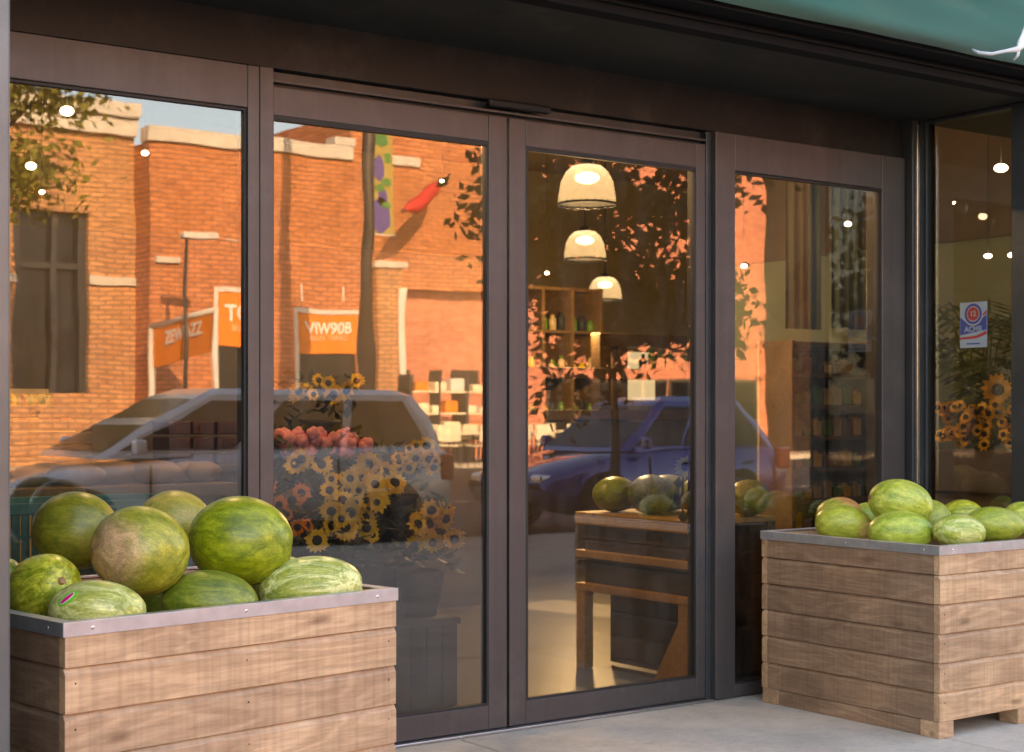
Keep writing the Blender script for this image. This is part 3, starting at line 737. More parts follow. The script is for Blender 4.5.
melon_mat('mr_d', (.36, .43, .06), (.66, .66, .24), None, .6, 14.0, 2.4, 8.0)
melon_mat('mr_e', (.27, .34, .03), (.48, .50, .08), (.40, .38, .12), .7, 15.0, .9, 3.8)
melon(75, 530, 43, 38, 4.45, 'ml_dark', 'dark green round watermelon at the back of the left crate behind the yellow-green one', 0, .1)
melon(175, 524, 37, 34, 4.75, 'ml_yellow', 'yellowish watermelon peeking out behind the tan scarred one', .2, .15)
melon(241, 541, 53, 44, 4.50, 'ml_green', 'largest bright green watermelon on top, right of the tan scarred one', .1, .12, roll=.5, stem=None)
melon(139, 551, 50, 44, 4.25, 'ml_tan', 'watermelon with a big tan scarred patch in the middle of the heap', -.2, .15)
melon(44, 590, 45, 35, 4.15, 'ml_lime', 'yellow-green striped watermelon whose round stem scar faces the street', -.85, -.30, stem=1)
ms = melon(98, 611, 49, 31, 4.0, 'ml_pale', 'pale striped watermelon with a pink and green oval sticker', .1, .05)
melon(210, 602, 50, 32, 4.3, 'ml_mid', 'low mid-green watermelon at the front rim below the largest one', 0, .05)
melon(312, 590, 52, 34, 4.5, 'ml_pale2', 'pale green mottled watermelon at the rim corner of the left crate', .1, -.1)
melon(3, 580, 22, 22, 4.45, 'ml_edge', 'pale green watermelon half hidden by the grey steel post', .3)
melon(163, 610, 30, 30, 4.5, 'ml_mid', 'shadowed watermelon wedged deep between the tan scarred and low mid-green ones', .3)
melon(283, 585, 34, 28, 4.85, 'ml_edge', 'watermelon mostly hidden between the largest one and the pale mottled one', 0)
melon(70, 620, 34, 30, 4.45, 'ml_dark', 'shadowed watermelon deep under the dark round one', .2)
# sticker on the pale melon
sm_ = ms; a_, b2_ = 49*4.0/F, 31*4.0/F
def on_melon(th, ph, lift=1.0):
    # local point: th along axis, ph around (from -y towards +z)
    x = a_*math.sin(th); r_ = math.cos(th); return Vector((x*lift, -b2_*1.02*r_*math.cos(ph)*lift, b2_*r_*math.sin(ph)*lift))
plain('label_green', (.12, .62, .03), .4); plain('label_pink', (.75, .02, .16), .4); plain('label_white', (.85, .8, .7), .4)
def sticker_patch(name, rt, rp, mat, lift, rot=.75, c=( -.42, .72), mb=None):
    mb = MB(); pts = []
    for ring, f in enumerate((0.0, .5, 1.0)):
        for q in range(20):
            e1, e2 = rt*f*math.cos(q*math.pi/10), rp*f*math.sin(q*math.pi/10)
            t_ = c[0] + e1*math.cos(rot) - e2*math.sin(rot); p_ = c[1] + e1*math.sin(rot)*.9 + e2*math.cos(rot)
            pts.append(on_melon(t_, p_, lift))
    fs = []
    for ring in range(2):
        for q in range(20): fs.append((ring*20+q, ring*20+(q+1) % 20, (ring+1)*20+(q+1) % 20, (ring+1)*20+q))
    mb.add(pts, fs); return mb.build(name, mat, ms, (0, 0, 0))
SC = dict(rot=1.0, c=(-.56, .55)); sticker_patch('sticker', .34, .16, 'label_green', 1.035, **SC); sticker_patch('sticker', .27, .085, 'label_white', 1.042, **SC); sticker_patch('sticker', .25, .06, 'label_pink', 1.049, **SC)
# right crate
melon(839, 517, 24, 20, 6.95, 'mr_orange', 'watermelon with an orange blushed top at the back of the right crate', .2)
melon(843, 525, 28, 20, 6.68, 'mr_a', 'bright green watermelon in front of the orange blushed one', 0, .1)
melon(866, 516, 14, 14, 7.1, 'mr_c', 'small green watermelon just visible behind the tall topmost one', 0)
melon(930, 521, 22, 21, 6.85, 'mr_e', 'shaded green watermelon right behind the topmost one of the right crate', 0)
melon(900, 504, 33, 24, 6.6, 'mr_b', 'topmost large watermelon of the right crate', .1, .22, stem=-1)
melon(900, 532, 33, 22, 6.35, 'mr_c', 'round green watermelon at the rim below the topmost one', 0, 0)
melon(962, 516, 22, 16, 6.95, 'ml_lime', 'yellow-green watermelon at the back near the return window', 0)
melon(959, 532, 28, 18, 6.28, 'mr_d', 'pale streaked watermelon at the front corner of the right crate', .3, .1)
melon(995, 525, 30, 18, 6.45, 'mr_e', 'green watermelon with faint yellow blotches right of the pale streaked one', 0, .08)
melon(1022, 518, 20, 16, 6.7, 'mr_b', 'watermelon cut by the right edge of the photo', 0)

# ------------------------------------------------------------------ inside the shop
def strip_shelf(name, x0, x1, y0, y1, z0, z1, cols, rows, mat, label, back='dark_wall'):
    t = thing(name, ((x0+x1)/2, y0, z0), label, 'shelf')
    mb = MB(); e = .035
    for i in range(cols+1):
        x = x0 + (x1-x0-e)*i/cols; mb.box(x, x+e, y0, y1, z0, z1, .003)
    mb.build('upright', mat, t)
    mb = MB()
    for j in range(rows+1):
        z = z0 + (z1-z0-e)*j/rows; mb.box(x0+.001, x1-.001, y0+.004, y1-.002, z, z+e*.8)
    mb.build('shelf_board', mat, t)
    mb = MB().box(x0, x1, y1, y1+.02, z0, z1); mb.build('back_board', back, t)
    return t
def spotlamp(u, v, y, r_=.045, lbl=''):
    c = pt(u, v, y)
    t = thing('spot_lamp', c, lbl, 'lamp', 'small ceiling spot lamps in the shop')
    mb = MB(); mb.sm = True; mb.ball(c, r_*.78, 6, sz=.7); mb.build('bulb', 'spot_glow', t)
    mb = MB(); mb.tube([c + Vector((0, 0, r_*.6)), Vector((c.x, c.y, 4.2))], .0028, 6); mb.build('stem', 'gasket', t)
spotlamp(67, 111, 2.2, .042, 'bright spot lamp highest in the leftmost window')
spotlamp(31, 166, 3.0, .036, 'spot lamp near the left edge of the leftmost window')
spotlamp(145, 153, 3.0, .026, 'small spot lamp in the middle of the leftmost window')
spotlamp(42, 192, 4.2, .022, 'faint spot lamp lowest in the leftmost window')
spotlamp(547, 273, 6.0, .026, 'small spot lamp left of the smallest pendant')
spotlamp(744, 266, 3.6, .03, 'spot lamp in the fixed window beside the right crate, near the door post')
spotlamp(848, 224, 2.6, .032, 'spot lamp high in the fixed window beside the right crate')
spotlamp(442, 181, 3.2, .018, 'tiny spot lamp near the red flag reflection')
for u, v, X in ((974, 120, 7.3), (1001, 168, 7.6), (988, 256, 8.6), (1012, 255, 8.4)):
    c = pxx(u, v, X); t = thing('spot_lamp', c, '', 'lamp', 'small ceiling spot lamps in the shop')
    t['label'] = {974: 'oval spot lamp highest in the narrow return window', 1001: 'spot lamp below the oval one in the return window', 988: 'faint spot lamp above the sticker', 1012: 'faint spot lamp at the far side of the return window'}[u]
    mb = MB(); mb.sm = True; mb.ball(c, .04 if v < 200 else .026, 6, sz=.6); mb.build('bulb', 'spot_glow', t)
    mb = MB(); mb.tube([c + Vector((0, 0, .03)), Vector((c.x, c.y, 4.2))], .003, 6); mb.build('stem', 'gasket', t)
# pendants
pend = [(587, 187, 9.35, 'nearest and largest ribbed glass pendant lamp behind the door'), (585, 247, 12.9, 'middle ribbed glass pendant lamp behind the door'), (605, 290, 16.0, 'farthest and smallest ribbed glass pendant lamp behind the door')]
first = None
for u, v, s, lbl in pend:
    c = ps(u, v, s)
    if first is None:
        t = thing('pendant_lamp', (0, 0, 0), lbl, 'lamp', 'row of glass pendant lamps', local=True)
        mb = MB()
        mb.lathe([(.045, .135), (.085, .125), (.125, .09), (.155, .03), (.168, -.05), (.172, -.10)], (0, 0, 0), 48, None, .022); mb.build('lamp_shade', 'lamp_glass', t)
        mb = MB(); mb.lathe([(.171, -.098), (.178, -.098), (.178, -.112), (.171, -.112)], (0, 0, 0), 40); mb.build('rim_ring', 'dark_plastic', t); mb = MB(); mb.lathe([(.001, .17), (.04, .165), (.05, .13), (.046, .125)], (0, 0, 0), 20); mb.build('collar', 'dark_plastic', t)
        mb = MB(); mb.sm = True; mb.ball((0, 0, .055), .045, 8, sx=1.7, sy=1.7, sz=.8); mb.build('bulb', 'bulb_warm', t)
        mb = MB(); mb.tube([(0, 0, .165), (0, 0, 4.2-c.z)], .008, 6); mb.build('cord', 'dark_plastic', t)
        first = t
    else:
        t = copy_tree(first); t['label'] = lbl
    t.location = c
    L = bpy.data.lights.new('pendant_light', 'POINT'); L.energy = 16; L.color = (1, .70, .36); L.shadow_soft_size = .09
    lo = bpy.data.objects.new('pendant_light', L); C.objects.link(lo); lo.location = c + Vector((0, 0, -.6))
# lamp light over flowers, bay and left; second one added to brighten the stand
for (x, y, z, e) in ((2.6, .9, 2.7, 27), (3.9, 1.4, 2.6, 24), (7.3, 2.4, 3.3, 6), (7.4, .2, 3.0, 5), (1.5, 2.2, 3.1, 8)):
    L = bpy.data.lights.new('shop_lamp_and_fill', 'POINT'); L.energy = e*.27; L.color = (1, .72, .40); L.shadow_soft_size = .03
    lo = bpy.data.objects.new('shop_lamp_and_fill', L); C.objects.link(lo); lo.location = (x, y, z)

# rear shelf unit with jars (pane 3)
a, b_ = pt(527, 290, 6.2), pt(603, 400, 6.2)
sh = strip_shelf('display_shelf', a.x-.5, b_.x, 6.2, 6.6, .02, a.z+.05, 4, 6, 'shelf_wood', 'tall wooden cubby shelf holding green jars behind the door')
random.seed(3)
for j in range(3):
    z = .02 + (a.z+.03-.035)*[3, 4, 5][j]/6 + .03
    for i in range(4):
        x0 = a.x-.5 + (b_.x-a.x+.5)*i/4
        for k in range(3):
            xx = x0 + .09 + k*.1; hh = random.uniform(.08, .17)
            mb = MB(); mb.lathe([(.001, 0), (.035, 0), (.036, hh*.7), (.02, hh*.85), (.02, hh), (.001, hh)], (xx, 6.32, z), 10)
            tag(mb.build('jar', random.choice(['jar_green', 'jar_green', 'jar_tan', 'jar_yellow', 'chalkboard']), None, (xx, 6.32, z)), 'small jar in the wooden cubby shelf behind the door', 'jar', 'jars on the cubby shelf')
# timber portal and lit counter right of it
t = thing('timber_counter', pt(650, 412, 5.0), 'timber framed service counter with a lit glass case behind the door', 'counter')
p0, p1 = pt(600, 340, 5.0), pt(715, 340, 5.0)
mb = MB(); mb.box(p0.x, p1.x+.6, 5.0, 5.12, p0.z-.05, p0.z+.06, .004); mb.box(p0.x, p0.x+.12, 5.0, 5.12, 0, p0.z-.05, .004); mb.box(p0.x+.2, p0.x+.3, 5.0, 5.12, 0, p0.z-.05, .004)
z2 = pt(600, 372, 5.0).z; mb.box(p0.x-.9, p1.x+.6, 4.94, 4.995, z2-.06, z2+.03, .004)
z3 = pt(600, 410, 5.0).z; mb.box(p0.x-1.2, p1.x+.6, 4.94, 4.995, z3-.08, z3, .004); mb.build('timber_frame', 'shelf_wood', t)
c0, c1 = pt(632, 352, 5.3), pt(655, 400, 5.3)
mb = MB(); mb.box(c0.x, c1.x, 5.3, 5.36, c1.z, c0.z); mb.build('lit_case', 'case_glow', t)
mb = MB(); mb.box(p0.x+.35, p1.x+.6, 5.5, 5.55, 0, p0.z-.06); mb.build('rear_panel', 'dark_wall', t)
mb = MB(); mb.box(p0.x-1.2, p0.x+.9, 4.8, 4.935, 0, z3-.1); mb.build('counter_front', 'dark_wall', t)
for k in range(6):
    q = pt(640+9*k, 372, 5.0); hh = random.uniform(.12, .2)
    mb = MB(); mb.lathe([(.001, 0), (.035, 0), (.036, hh*.6), (.014, hh*.75), (.014, hh), (.001, hh)], (q.x, 4.96, z2+.031), 10)
    tag(mb.build('bottle', random.choice(['jar_green', 'jar_tan', 'chalkboard']), None, (q.x, 4.96, z2+.031)), 'bottle standing on the timber ledge of the service counter', 'bottle', 'bottles on the timber ledge')
# slatted stand just inside the door
q0 = pt(573, 412, 1.30); q1 = pt(703, 412, 1.30)
xs0, xs1 = q0.x+.0, q1.x-.1
t = thing('slatted_stand', (4.66, .18, 0), 'slatted wooden produce stand with rails coloured as if lit just inside the door', 'stand')
# faces the door: rails on a plane running away from the facade
mb = MB()
XA = 4.66
for zz, th in ((.705, .035), (.545, .035), (.385, .035)):
    MB().box(XA, XA+.055, .18, 1.0, zz, zz+th, .004).build('rail', 'stand_wood_lit', t)
for yy in (.93, .19): MB().box(XA+.004, XA+.06, yy, yy+.065, .005, .384, .004).build('leg', 'stand_wood_lit', t)
MB().box(XA+.06, XA+.075, .185, .995, .39, .70).build('backing', 'dark_wall', t)
MB().box(XA+.20, XA+.215, .20, .97, .02, .385).build('backing', 'dark_wall', t)
MB().box(XA+.001, XA+.55, .18, 1.0, .741, .765, .004).build('top_board', 'stand_wood_lit', t)
MB().box(XA+.5, XA+.55, .19, .99, .005, .740).build('end_board', 'dark_wall', t)
a_ = MB(); a_.prism([(.26, .006), (.44, .006), (.26, .30)], XA+.012, XA+.05); a_.build('brace', 'stand_wood_lit', t)
for k, (x_, y_, r_, mt_) in enumerate(((4.80, .86, .10, 'mr_e'), (4.82, .62, .11, 'ml_mid'), (5.04, .74, .105, 'ml_mid'), (5.05, .48, .11, 'mr_e'), (5.10, .25, .10, 'ml_dark'))):  # melons added to imitate the right crate's reflection in the door
    bm = bmesh.new(); bmesh.ops.create_uvsphere(bm, u_segments=32, v_segments=20, radius=1.0)
    for q in bm.verts: q.co = Vector((q.co.z*r_*1.2, q.co.x*r_, q.co.y*r_*.86))
    me = bpy.data.meshes.new('watermelon'); bm.to_mesh(me); bm.free()
    for p in me.polygons: p.use_smooth = True
    me.materials.append(M[mt_]); o = bpy.data.objects.new('watermelon', me); C.objects.link(o); o.location = (x_, y_, .765+r_*.86); o.rotation_euler = (0, 0, k*.9)
    tag(o, 'added dim watermelon on the inside stand, imitating the reflected crate melons', 'watermelon', 'added watermelons on the stand inside the door')
# flower display behind the left door leaf
def sunflower(mb, c, d, r_, mi_p=0, mi_c=1):
    d = Vector(d).normalized(); q = d.to_track_quat('Z', 'Y').to_matrix().to_4x4(); T = Matrix.Translation(c) @ q
    for ring, (n_, l_, w_, lift) in enumerate(((15, 1.0, .30, .0), (13, .84, .28, .006))):
        mb.mi = mi_p
        for k in range(n_):
            an = 2*math.pi*k/n_ + ring*.2 + random.uniform(-.1, .1); L_ = r_*l_*random.uniform(.85, 1.08); up = random.uniform(-.1, .3)*r_
            ca, sa = math.cos(an), math.sin(an)
            def P(rad, off, z): return T @ Vector((ca*rad - sa*off, sa*rad + ca*off, z))
            mb.add([P(r_*.3, -.06*r_, lift), P(L_*.68, -w_*r_*.65, lift+up*.6), P(L_, 0, lift+up), P(L_*.68, w_*r_*.65, lift+up*.6), P(r_*.3, .06*r_, lift)], [(0, 1, 2, 3, 4)])
    mb.mi = mi_c
    prof = [(r_*.38, -.01), (r_*.37, .012), (r_*.26, .02), (.001, .012)]
    mb.lathe(prof, (0, 0, 0), 14, T)
    mb.mi = 0
def bucket_of(u0, u1, vtop, vbot, y, kind, n_, label, rmin=.04, rmax=.052):
    a, b_ = pt(u0, vbot, y), pt(u1, vtop, y); cx_ = (a.x+b_.x)/2
    t = thing('flower_bucket', (cx_, y+.12, 0), label, 'flower bucket', 'buckets of cut flowers inside the shop')
    w2 = (b_.x-a.x)/2; zb = a.z-.10
    mb = MB()
    zst = .766 if y < .3 else .38 if y < .8 else .62 if y < 1.1 else .74 if y < 1.6 else 1.0
    mb.lathe([(w2*.5, zst+.002), (w2*.72, zb-.02), (w2*.74, zb), (w2*.68, zb), (w2*.46, zst+.02)], (cx_, y+.2, 0), 20); mb.build('bucket', 'bucket_brown', t)
    mb = MB()
    for k in range(int(n_*9)):           # leaves among the stems
        c = Vector((random.uniform(a.x, b_.x), y + random.uniform(.06, .34), random.uniform(zb, b_.z-.02)))
        d = Vector((random.uniform(-1, 1), random.uniform(-1, .3), random.uniform(-.6, .8))).normalized()*random.uniform(.05, .10); s_ = d.cross(Vector((0, 0, 1))).normalized()*random.uniform(.018, .034)
        mb.add([c, c+d*.5+s_, c+d, c+d*.5-s_], [(0, 1, 2, 3)])
    mb.build('foliage', 'leaf_dark', t)
    mb = MB()
    for k in range(n_):
        c = Vector((random.uniform(a.x+.02, b_.x-.02), y + random.uniform(.0, .12), random.uniform(a.z+.02, b_.z-.02)))
        c.y += (c.z-a.z)*.15
        d = Vector((-.5+random.uniform(-.9, .9), -1, .25+random.uniform(-.7, .5)))
        if kind == 'rose':
            mb.sm = True; mb.ball(c, random.uniform(.024, .034), 6, sz=.85)
            for q in range(4):
                an = q*1.57+k; mb.ball(c+Vector((math.cos(an)*.014, -.006, math.sin(an)*.014)), .02, 4)
        else: sunflower(mb, c, d, random.uniform(rmin*.72, rmax*1.12))
    mb.build('flowers', ['rose_pink'] if kind == 'rose' else [{'sun': 'petal_yellow', 'orange': 'petal_orange', 'lime': 'petal_lime'}[kind], 'seed_brown'], t)
    return t
random.seed(11)
bucket_of(285, 375, 428, 460, 1.15, 'rose', 60, 'bucket packed with pink roses above the sunflowers')
bucket_of(300, 365, 372, 400, 1.9, 'sun', 9, 'bucket of sunflowers on the highest rear shelf', .05, .06)
bucket_of(295, 345, 452, 480, .85, 'sun', 5, 'bucket of sunflowers directly below the pink roses', .05, .06)
bucket_of(345, 402, 452, 482, .85, 'sun', 6, 'bucket of upright sunflowers right of the pink roses', .05, .06)
bucket_of(395, 445, 440, 475, .95, 'sun', 18, 'dense yellow bunch of flowers beneath the car window reflection', .035, .045)
bucket_of(322, 352, 505, 548, .45, 'sun', 4, 'bucket of drooping sunflowers in the lowest row', .045, .055)
bucket_of(348, 392, 490, 545, .45, 'sun', 12, 'bucket of large open sunflowers in the lowest row beside the drooping ones', .045, .055)
bucket_of(416, 474, 498, 552, .45, 'sun', 14, 'bucket of sunflowers nearest the door edge', .042, .052)
bucket_of(276, 318, 478, 535, .6, 'orange', 7, 'bucket of orange sunflowers behind the largest watermelon', .042, .052)
bucket_of(282, 300, 430, 455, 1.3, 'sun', 4, 'narrow bunch of yellow flowers left of the pink roses', .035, .045)
bucket_of(330, 405, 470, 500, .7, 'sun', 16, 'wide bucket of pale sunflowers in the middle row', .045, .055)
# flowers in the right leaf, bay and far left
for (u_, v_, y_, mt_, r_, lb_) in ((685, 467, .3, 'petal_lime', .055, 'lime green sunflower on a tall stem at the edge of the right door leaf'), (690, 501, .21, 'petal_orange', .045, 'small orange flower below the lime green sunflower')):
    c = pt(u_, v_, y_); t = thing('cut_flower', c, lb_, 'flower')
    mb = MB(); sunflower(mb, c, (-.5, -1, .15), r_); mb.build('flower_head', [mt_, 'seed_brown'], t)
    mb = MB(); mb.tube([c+Vector((.005, .012, 0)), Vector((c.x+.03, c.y+.05, c.z-.1)), Vector((c.x+.04, c.y+.06, .77))], .006, 6)
    mb.add([c+Vector((.03, .05, -.08)), c+Vector((-.02, .02, -.04)), c+Vector((-.07, .0, -.07)), c+Vector((-.02, .03, -.1))], [(0, 1, 2, 3)]); mb.build('stem', 'stem_green', t)
st = thing('stepped_stand', (pt(380, 412, .5).x, .5, 0), 'stepped dark timber stand carrying the flower buckets', 'stand')
sx0, sx1 = pt(268, 412, .9).x, pt(462, 412, .5).x
for y0_, y1_, z_ in ((.52, .86, .38), (.863, 1.14, .62), (1.143, 1.7, .74), (1.703, 2.5, 1.0)):
    MB().box(sx0, sx1+(y0_-.5)*.4, y0_, y1_, z_-.03, z_, .003).build('step', 'dark_wall', st)
    n9 = 9
    mb = MB()
    for k in range(n9): mb.box(sx0+(sx1-sx0)*k/n9+.003, sx0+(sx1-sx0)*(k+1)/n9-.003, y0_+.01, y0_+.03, .005, z_-.032, .003)
    mb.box(sx1-.04, sx1-.01, y0_+.032, y1_-.005, .005, z_-.032); mb.build('front_boards', 'dark_wall', st)
t = thing('flower_trough', pxx(978, 430, 6.9), 'trough of yellow flowers behind the narrow return window', 'flower trough')
a, b_ = pxx(938, 445, 6.9), pxx(1022, 402, 6.9)
mb = MB(); mb.box(6.86, 7.2, b_.y-.3, a.y+.05, a.z-.25, a.z-.03, .005); mb.build('trough', 'bucket_brown', t)
mb = MB()
for k in range(60): sunflower(mb, Vector((6.88+random.uniform(0, .1), random.uniform(b_.y-.1, a.y), random.uniform(a.z, b_.z))), (-1+random.uniform(-.4,.4), -.4+random.uniform(-.5,.5), .3+random.uniform(-.5,.5)), random.uniform(.03, .045))
c = pxx(998, 390, 6.95); sunflower(mb, c, (-1, -.5, .1), .09); mb.build('flowers', ['petal_yellow', 'seed_brown'], t)
mb = MB(); mb.box(6.9, 7.15, b_.y-.28, a.y+.03, .005, a.z-.25); mb.build('stand', 'dark_wall', t)
# bay rear: pale panel added to imitate reflected sky, timber band, goods shelf
mb = MB(); a, b_ = pxx(920, 195, 8.9), pxx(1030, 390, 8.9)
t = thing('pale_backdrop', (8.95, 0, 0), 'added pale grey-green panel imitating the sky reflection in the narrow return window', 'partition')
mb.box(8.9, 8.97, -.58, 4.4, 0, 2.45); mb.build('panel', 'pale_wall', t)
mb = MB(); mb.box(8.86, 9.0, -.58, 4.4, 2.45, 4.19); mb.build('timber_band', 'dark_wall', t)
random.seed(40)
pc = pxx(985, 412, 8.2); t = thing('potted_palm', (pc.x, pc.y, 0), 'added dark potted palm standing in for foliage reflected in the narrow return window', 'plant')  # palm added to imitate tree foliage mirrored in the return window
MB().lathe([(.001, .005), (.14, .005), (.19, .36), (.17, .36), (.001, .33)], (pc.x, pc.y, 0), 20).build('pot', 'bucket_brown', t)
mb = MB()
for k in range(26):
    an = random.uniform(0, 6.28); up = random.uniform(.9, 1.7); reach = random.uniform(.4, .85)
    pts = [Vector((pc.x, pc.y, .34))+Vector((math.cos(an)*reach*f*f, math.sin(an)*reach*f*f, up*math.sin(f*1.9))) for f in (0, .3, .55, .8, 1.0)]
    mb.tube(pts, [.010, .008, .006, .005, .003], 5)
    for i_ in range(1, 5):
        for q in range(4):
            p_ = pts[i_-1].lerp(pts[i_], q/4+.1)
            for sd in (-1, 1):
                d_ = Vector((-math.sin(an)*sd, math.cos(an)*sd, -.35)).normalized()*random.uniform(.14, .24); w_2 = (pts[i_]-pts[i_-1]).normalized()*.014
                mb.add([p_, p_+d_*.5+w_2, p_+d_, p_+d_*.5-w_2], [(0, 1, 2, 3)])
mb.build('fronds', 'leaf_mid', t)
t = strip_shelf('goods_shelf', 7.9, 8.7, .55, .85, .02, 1.75, 2, 6, 'shelf_wood', 'low shelf of warm lit goods behind the narrow return window')
# yellow lit shelving behind pane 4
a, b_ = pt(792, 340, 2.2), pt(862, 470, 2.2)
strip_shelf('lit_shelf', a.x, b_.x+.15, 2.2, 2.5, .02, a.z, 1, 8, 'shelf_wood', 'tall shelf of packed goods behind the window beside the right crate', 'jar_tan')
random.seed(9)
for j in range(8):
    z = .02 + (a.z-.035-.02)*j/8 + .03
    for k in range(7):
        xx = a.x+.1+k*(b_.x-a.x)/7; mb = MB(); hh = random.uniform(.06, .12)
        mb.box(xx-.035, xx+.035, 2.24, 2.33, z, z+hh, .006); mb.box(xx-.02, xx+.02, 2.26, 2.31, z+hh, z+hh+.02, .004)
        tag(mb.build('carton', random.choice(['jar_tan', 'jar_yellow', 'pack_dark', 'bread', 'jar_green']), None, (xx, 2.28, z)), 'small carton on the tall goods shelf beside the right crate window', 'carton', 'cartons on the tall goods shelf')
# pale cloth drops in pane 4
for u0, u1, lbl in ((786, 822, 'pale green hanging cloth nearest the door post'), (832, 868, 'pale green hanging cloth nearest the corner column')):
    a, b_ = pt(u0, 190, 2.9), pt(u1, 330, 2.9); mb = MB(); mb.sm = True
    n_ = 20; vs = []
    for i in range(n_+1):
        x = a.x+(b_.x-a.x)*i/n_; yy = 2.9+.02*math.sin(i*1.3)
        vs += [(x, yy, b_.z), (x, yy, 2.95), (x, yy+.006, 2.95), (x, yy+.006, b_.z)]
    fs = []
    for i in range(n_): fs += [(i*4+k, (i+1)*4+k, (i+1)*4+(k+1) % 4, i*4+(k+1) % 4) for k in range(4)]
    mb.add(vs, fs); tt = thing('hanging_cloth', (a.x, 2.9, 2.9), lbl, 'curtain'); mb.build('cloth', 'pale_wall', tt)
    mb = MB(); mb.tube([(a.x-.05, 2.9, 2.97), (b_.x+.05, 2.9, 2.97)], .012, 6)
    for x in (a.x, b_.x): mb.tube([(x, 2.9, 2.97), (x, 2.9, 4.2)], .006, 6)
    mb.build('rod', 'dark_plastic', tt)
# left window: teal basket, bread, dark boxes, fruit display
def basket(loc, w, d, h, label, rz=0):
    t = thing('plastic_basket', loc, label, 'basket', None, rz, local=True)
    mb = MB(); mb.box(0, w, 0, d, 0, .015)
    for i in range(int(w/.035)+1):
        x = i*.035; mb.box(x, x+.016, 0, .008, .015, h-.04); mb.box(x, x+.016, d-.008, d, .015, h-.04)
    for i in range(int(d/.035)+1):
        y = i*.035; mb.box(0, .008, y, y+.016, .015, h-.04); mb.box(w-.008, w, y, y+.016, .015, h-.04)
    for z in (h*.33, h*.66): mb.box(-.002, w+.002, -.003, .0, z, z+.012); mb.box(-.003, 0, 0, d, z, z+.012)
    mb.build('basket_grid', 'teal_plastic', t, (0, 0, 0))
    mb = MB(); mb.box(-.01, w+.01, -.01, .012, h-.04, h, .004); mb.box(-.01, w+.01, d-.012, d+.01, h-.04, h, .004); mb.box(-.01, .012, .012, d-.012, h-.04, h, .004); mb.box(w-.012, w+.01, .012, d-.012, h-.04, h, .004)
    mb.build('rim', 'teal_plastic', t, (0, 0, 0)); return t
q = pt(-20, 505, .25)
basket((q.x, .25, q.z-.35), .75, .4, .35, 'teal plastic basket inside the window behind the dark round watermelon')
t = thing('low_table', (q.x, .2, 0), 'low dark table under the teal basket', 'table'); mb = MB().box(q.x-.05, q.x+.95, .2, .7, q.z-.39, q.z-.352, .003); mb.build('tabletop', 'dark_wall', t)
for x in (q.x, q.x+.85):
    for y in (.22, .62): MB().box(x, x+.04, y, y+.04, .005, q.z-.39).build('leg', 'dark_wall', t)
random.seed(21)
t = thing('bread_table', pt(100, 480, 1.0), 'table heaped with loaves behind the leftmost window', 'table')
a, b_ = pt(-10, 490, 1.0), pt(240, 490, 1.0)
MB().box(a.x, b_.x, 1.0, 1.6, a.z-.05, a.z, .004).build('tabletop', 'shelf_wood', t)
for x in (a.x+.02, b_.x-.07): MB().box(x, x+.05, 1.05, 1.1, .005, a.z-.05).build('leg', 'shelf_wood', t)
for k in range(16):
    x = a.x+.1+(b_.x-a.x-.2)*k/15; c = Vector((x, 1.12+random.uniform(0, .3), a.z+.045))
    mb = MB(); mb.sm = True; mb.ball((0, 0, 0), .06, 8, sx=2.0, sy=.9, sz=.75, M4=Matrix.Rotation(random.uniform(-.6, .6), 4, 'Z'))
    o = mb.build('loaf', 'bread', None, (0, 0, 0)); o.location = c; tag(o, 'brown loaf lying on the table behind the leftmost window', 'loaf', 'loaves on the table')
# dark boxes stacked
for i, (u, v, y, mat) in enumerate([(15+k*22, 412+13*j, 1.9, 'pack_dark') for j in range(5) for k in range(4)] + [(180+k*24, 428+16*j, 1.9, 'pack_red') for j in range(4) for k in range(3)]):
    c = pt(u, v, y); w_ = .115; hh = .052 if mat == 'pack_dark' else .063
    mb = MB(); mb.box(-w_*.48, w_*.48, 0, .2, 0, hh, .006); mb.box(-w_*.2, w_*.2, -.002, 0, hh*.25, hh*.75)
    o = mb.build('carton', mat, None, (0, 0, 0)); o.location = (c.x, y, c.z-hh/2)
    tag(o, 'dark brown carton in the stack behind the leftmost window' if mat == 'pack_dark' else 'dark red carton in the stack beside the left mullion', 'carton', 'dark brown cartons behind the leftmost window' if mat == 'pack_dark' else 'dark red cartons beside the left mullion')
c = pt(15, 480, 1.9); d = pt(240, 480, 1.9)
t = thing('carton_rack', (c.x, 1.9, 0), 'dark rack carrying the stacked cartons behind the leftmost window', 'rack'); MB().box(c.x-.1, d.x+.1, 1.9, 2.15, c.z-.09, c.z-.05, .003).build('shelf_board', 'dark_wall', t); MB().box(c.x-.1, c.x-.05, 1.9, 2.15, .005, c.z-.09).build('leg', 'dark_wall', t); MB().box(d.x+.05, d.x+.1, 1.9, 2.15, .005, c.z-.09).build('leg', 'dark_wall', t)
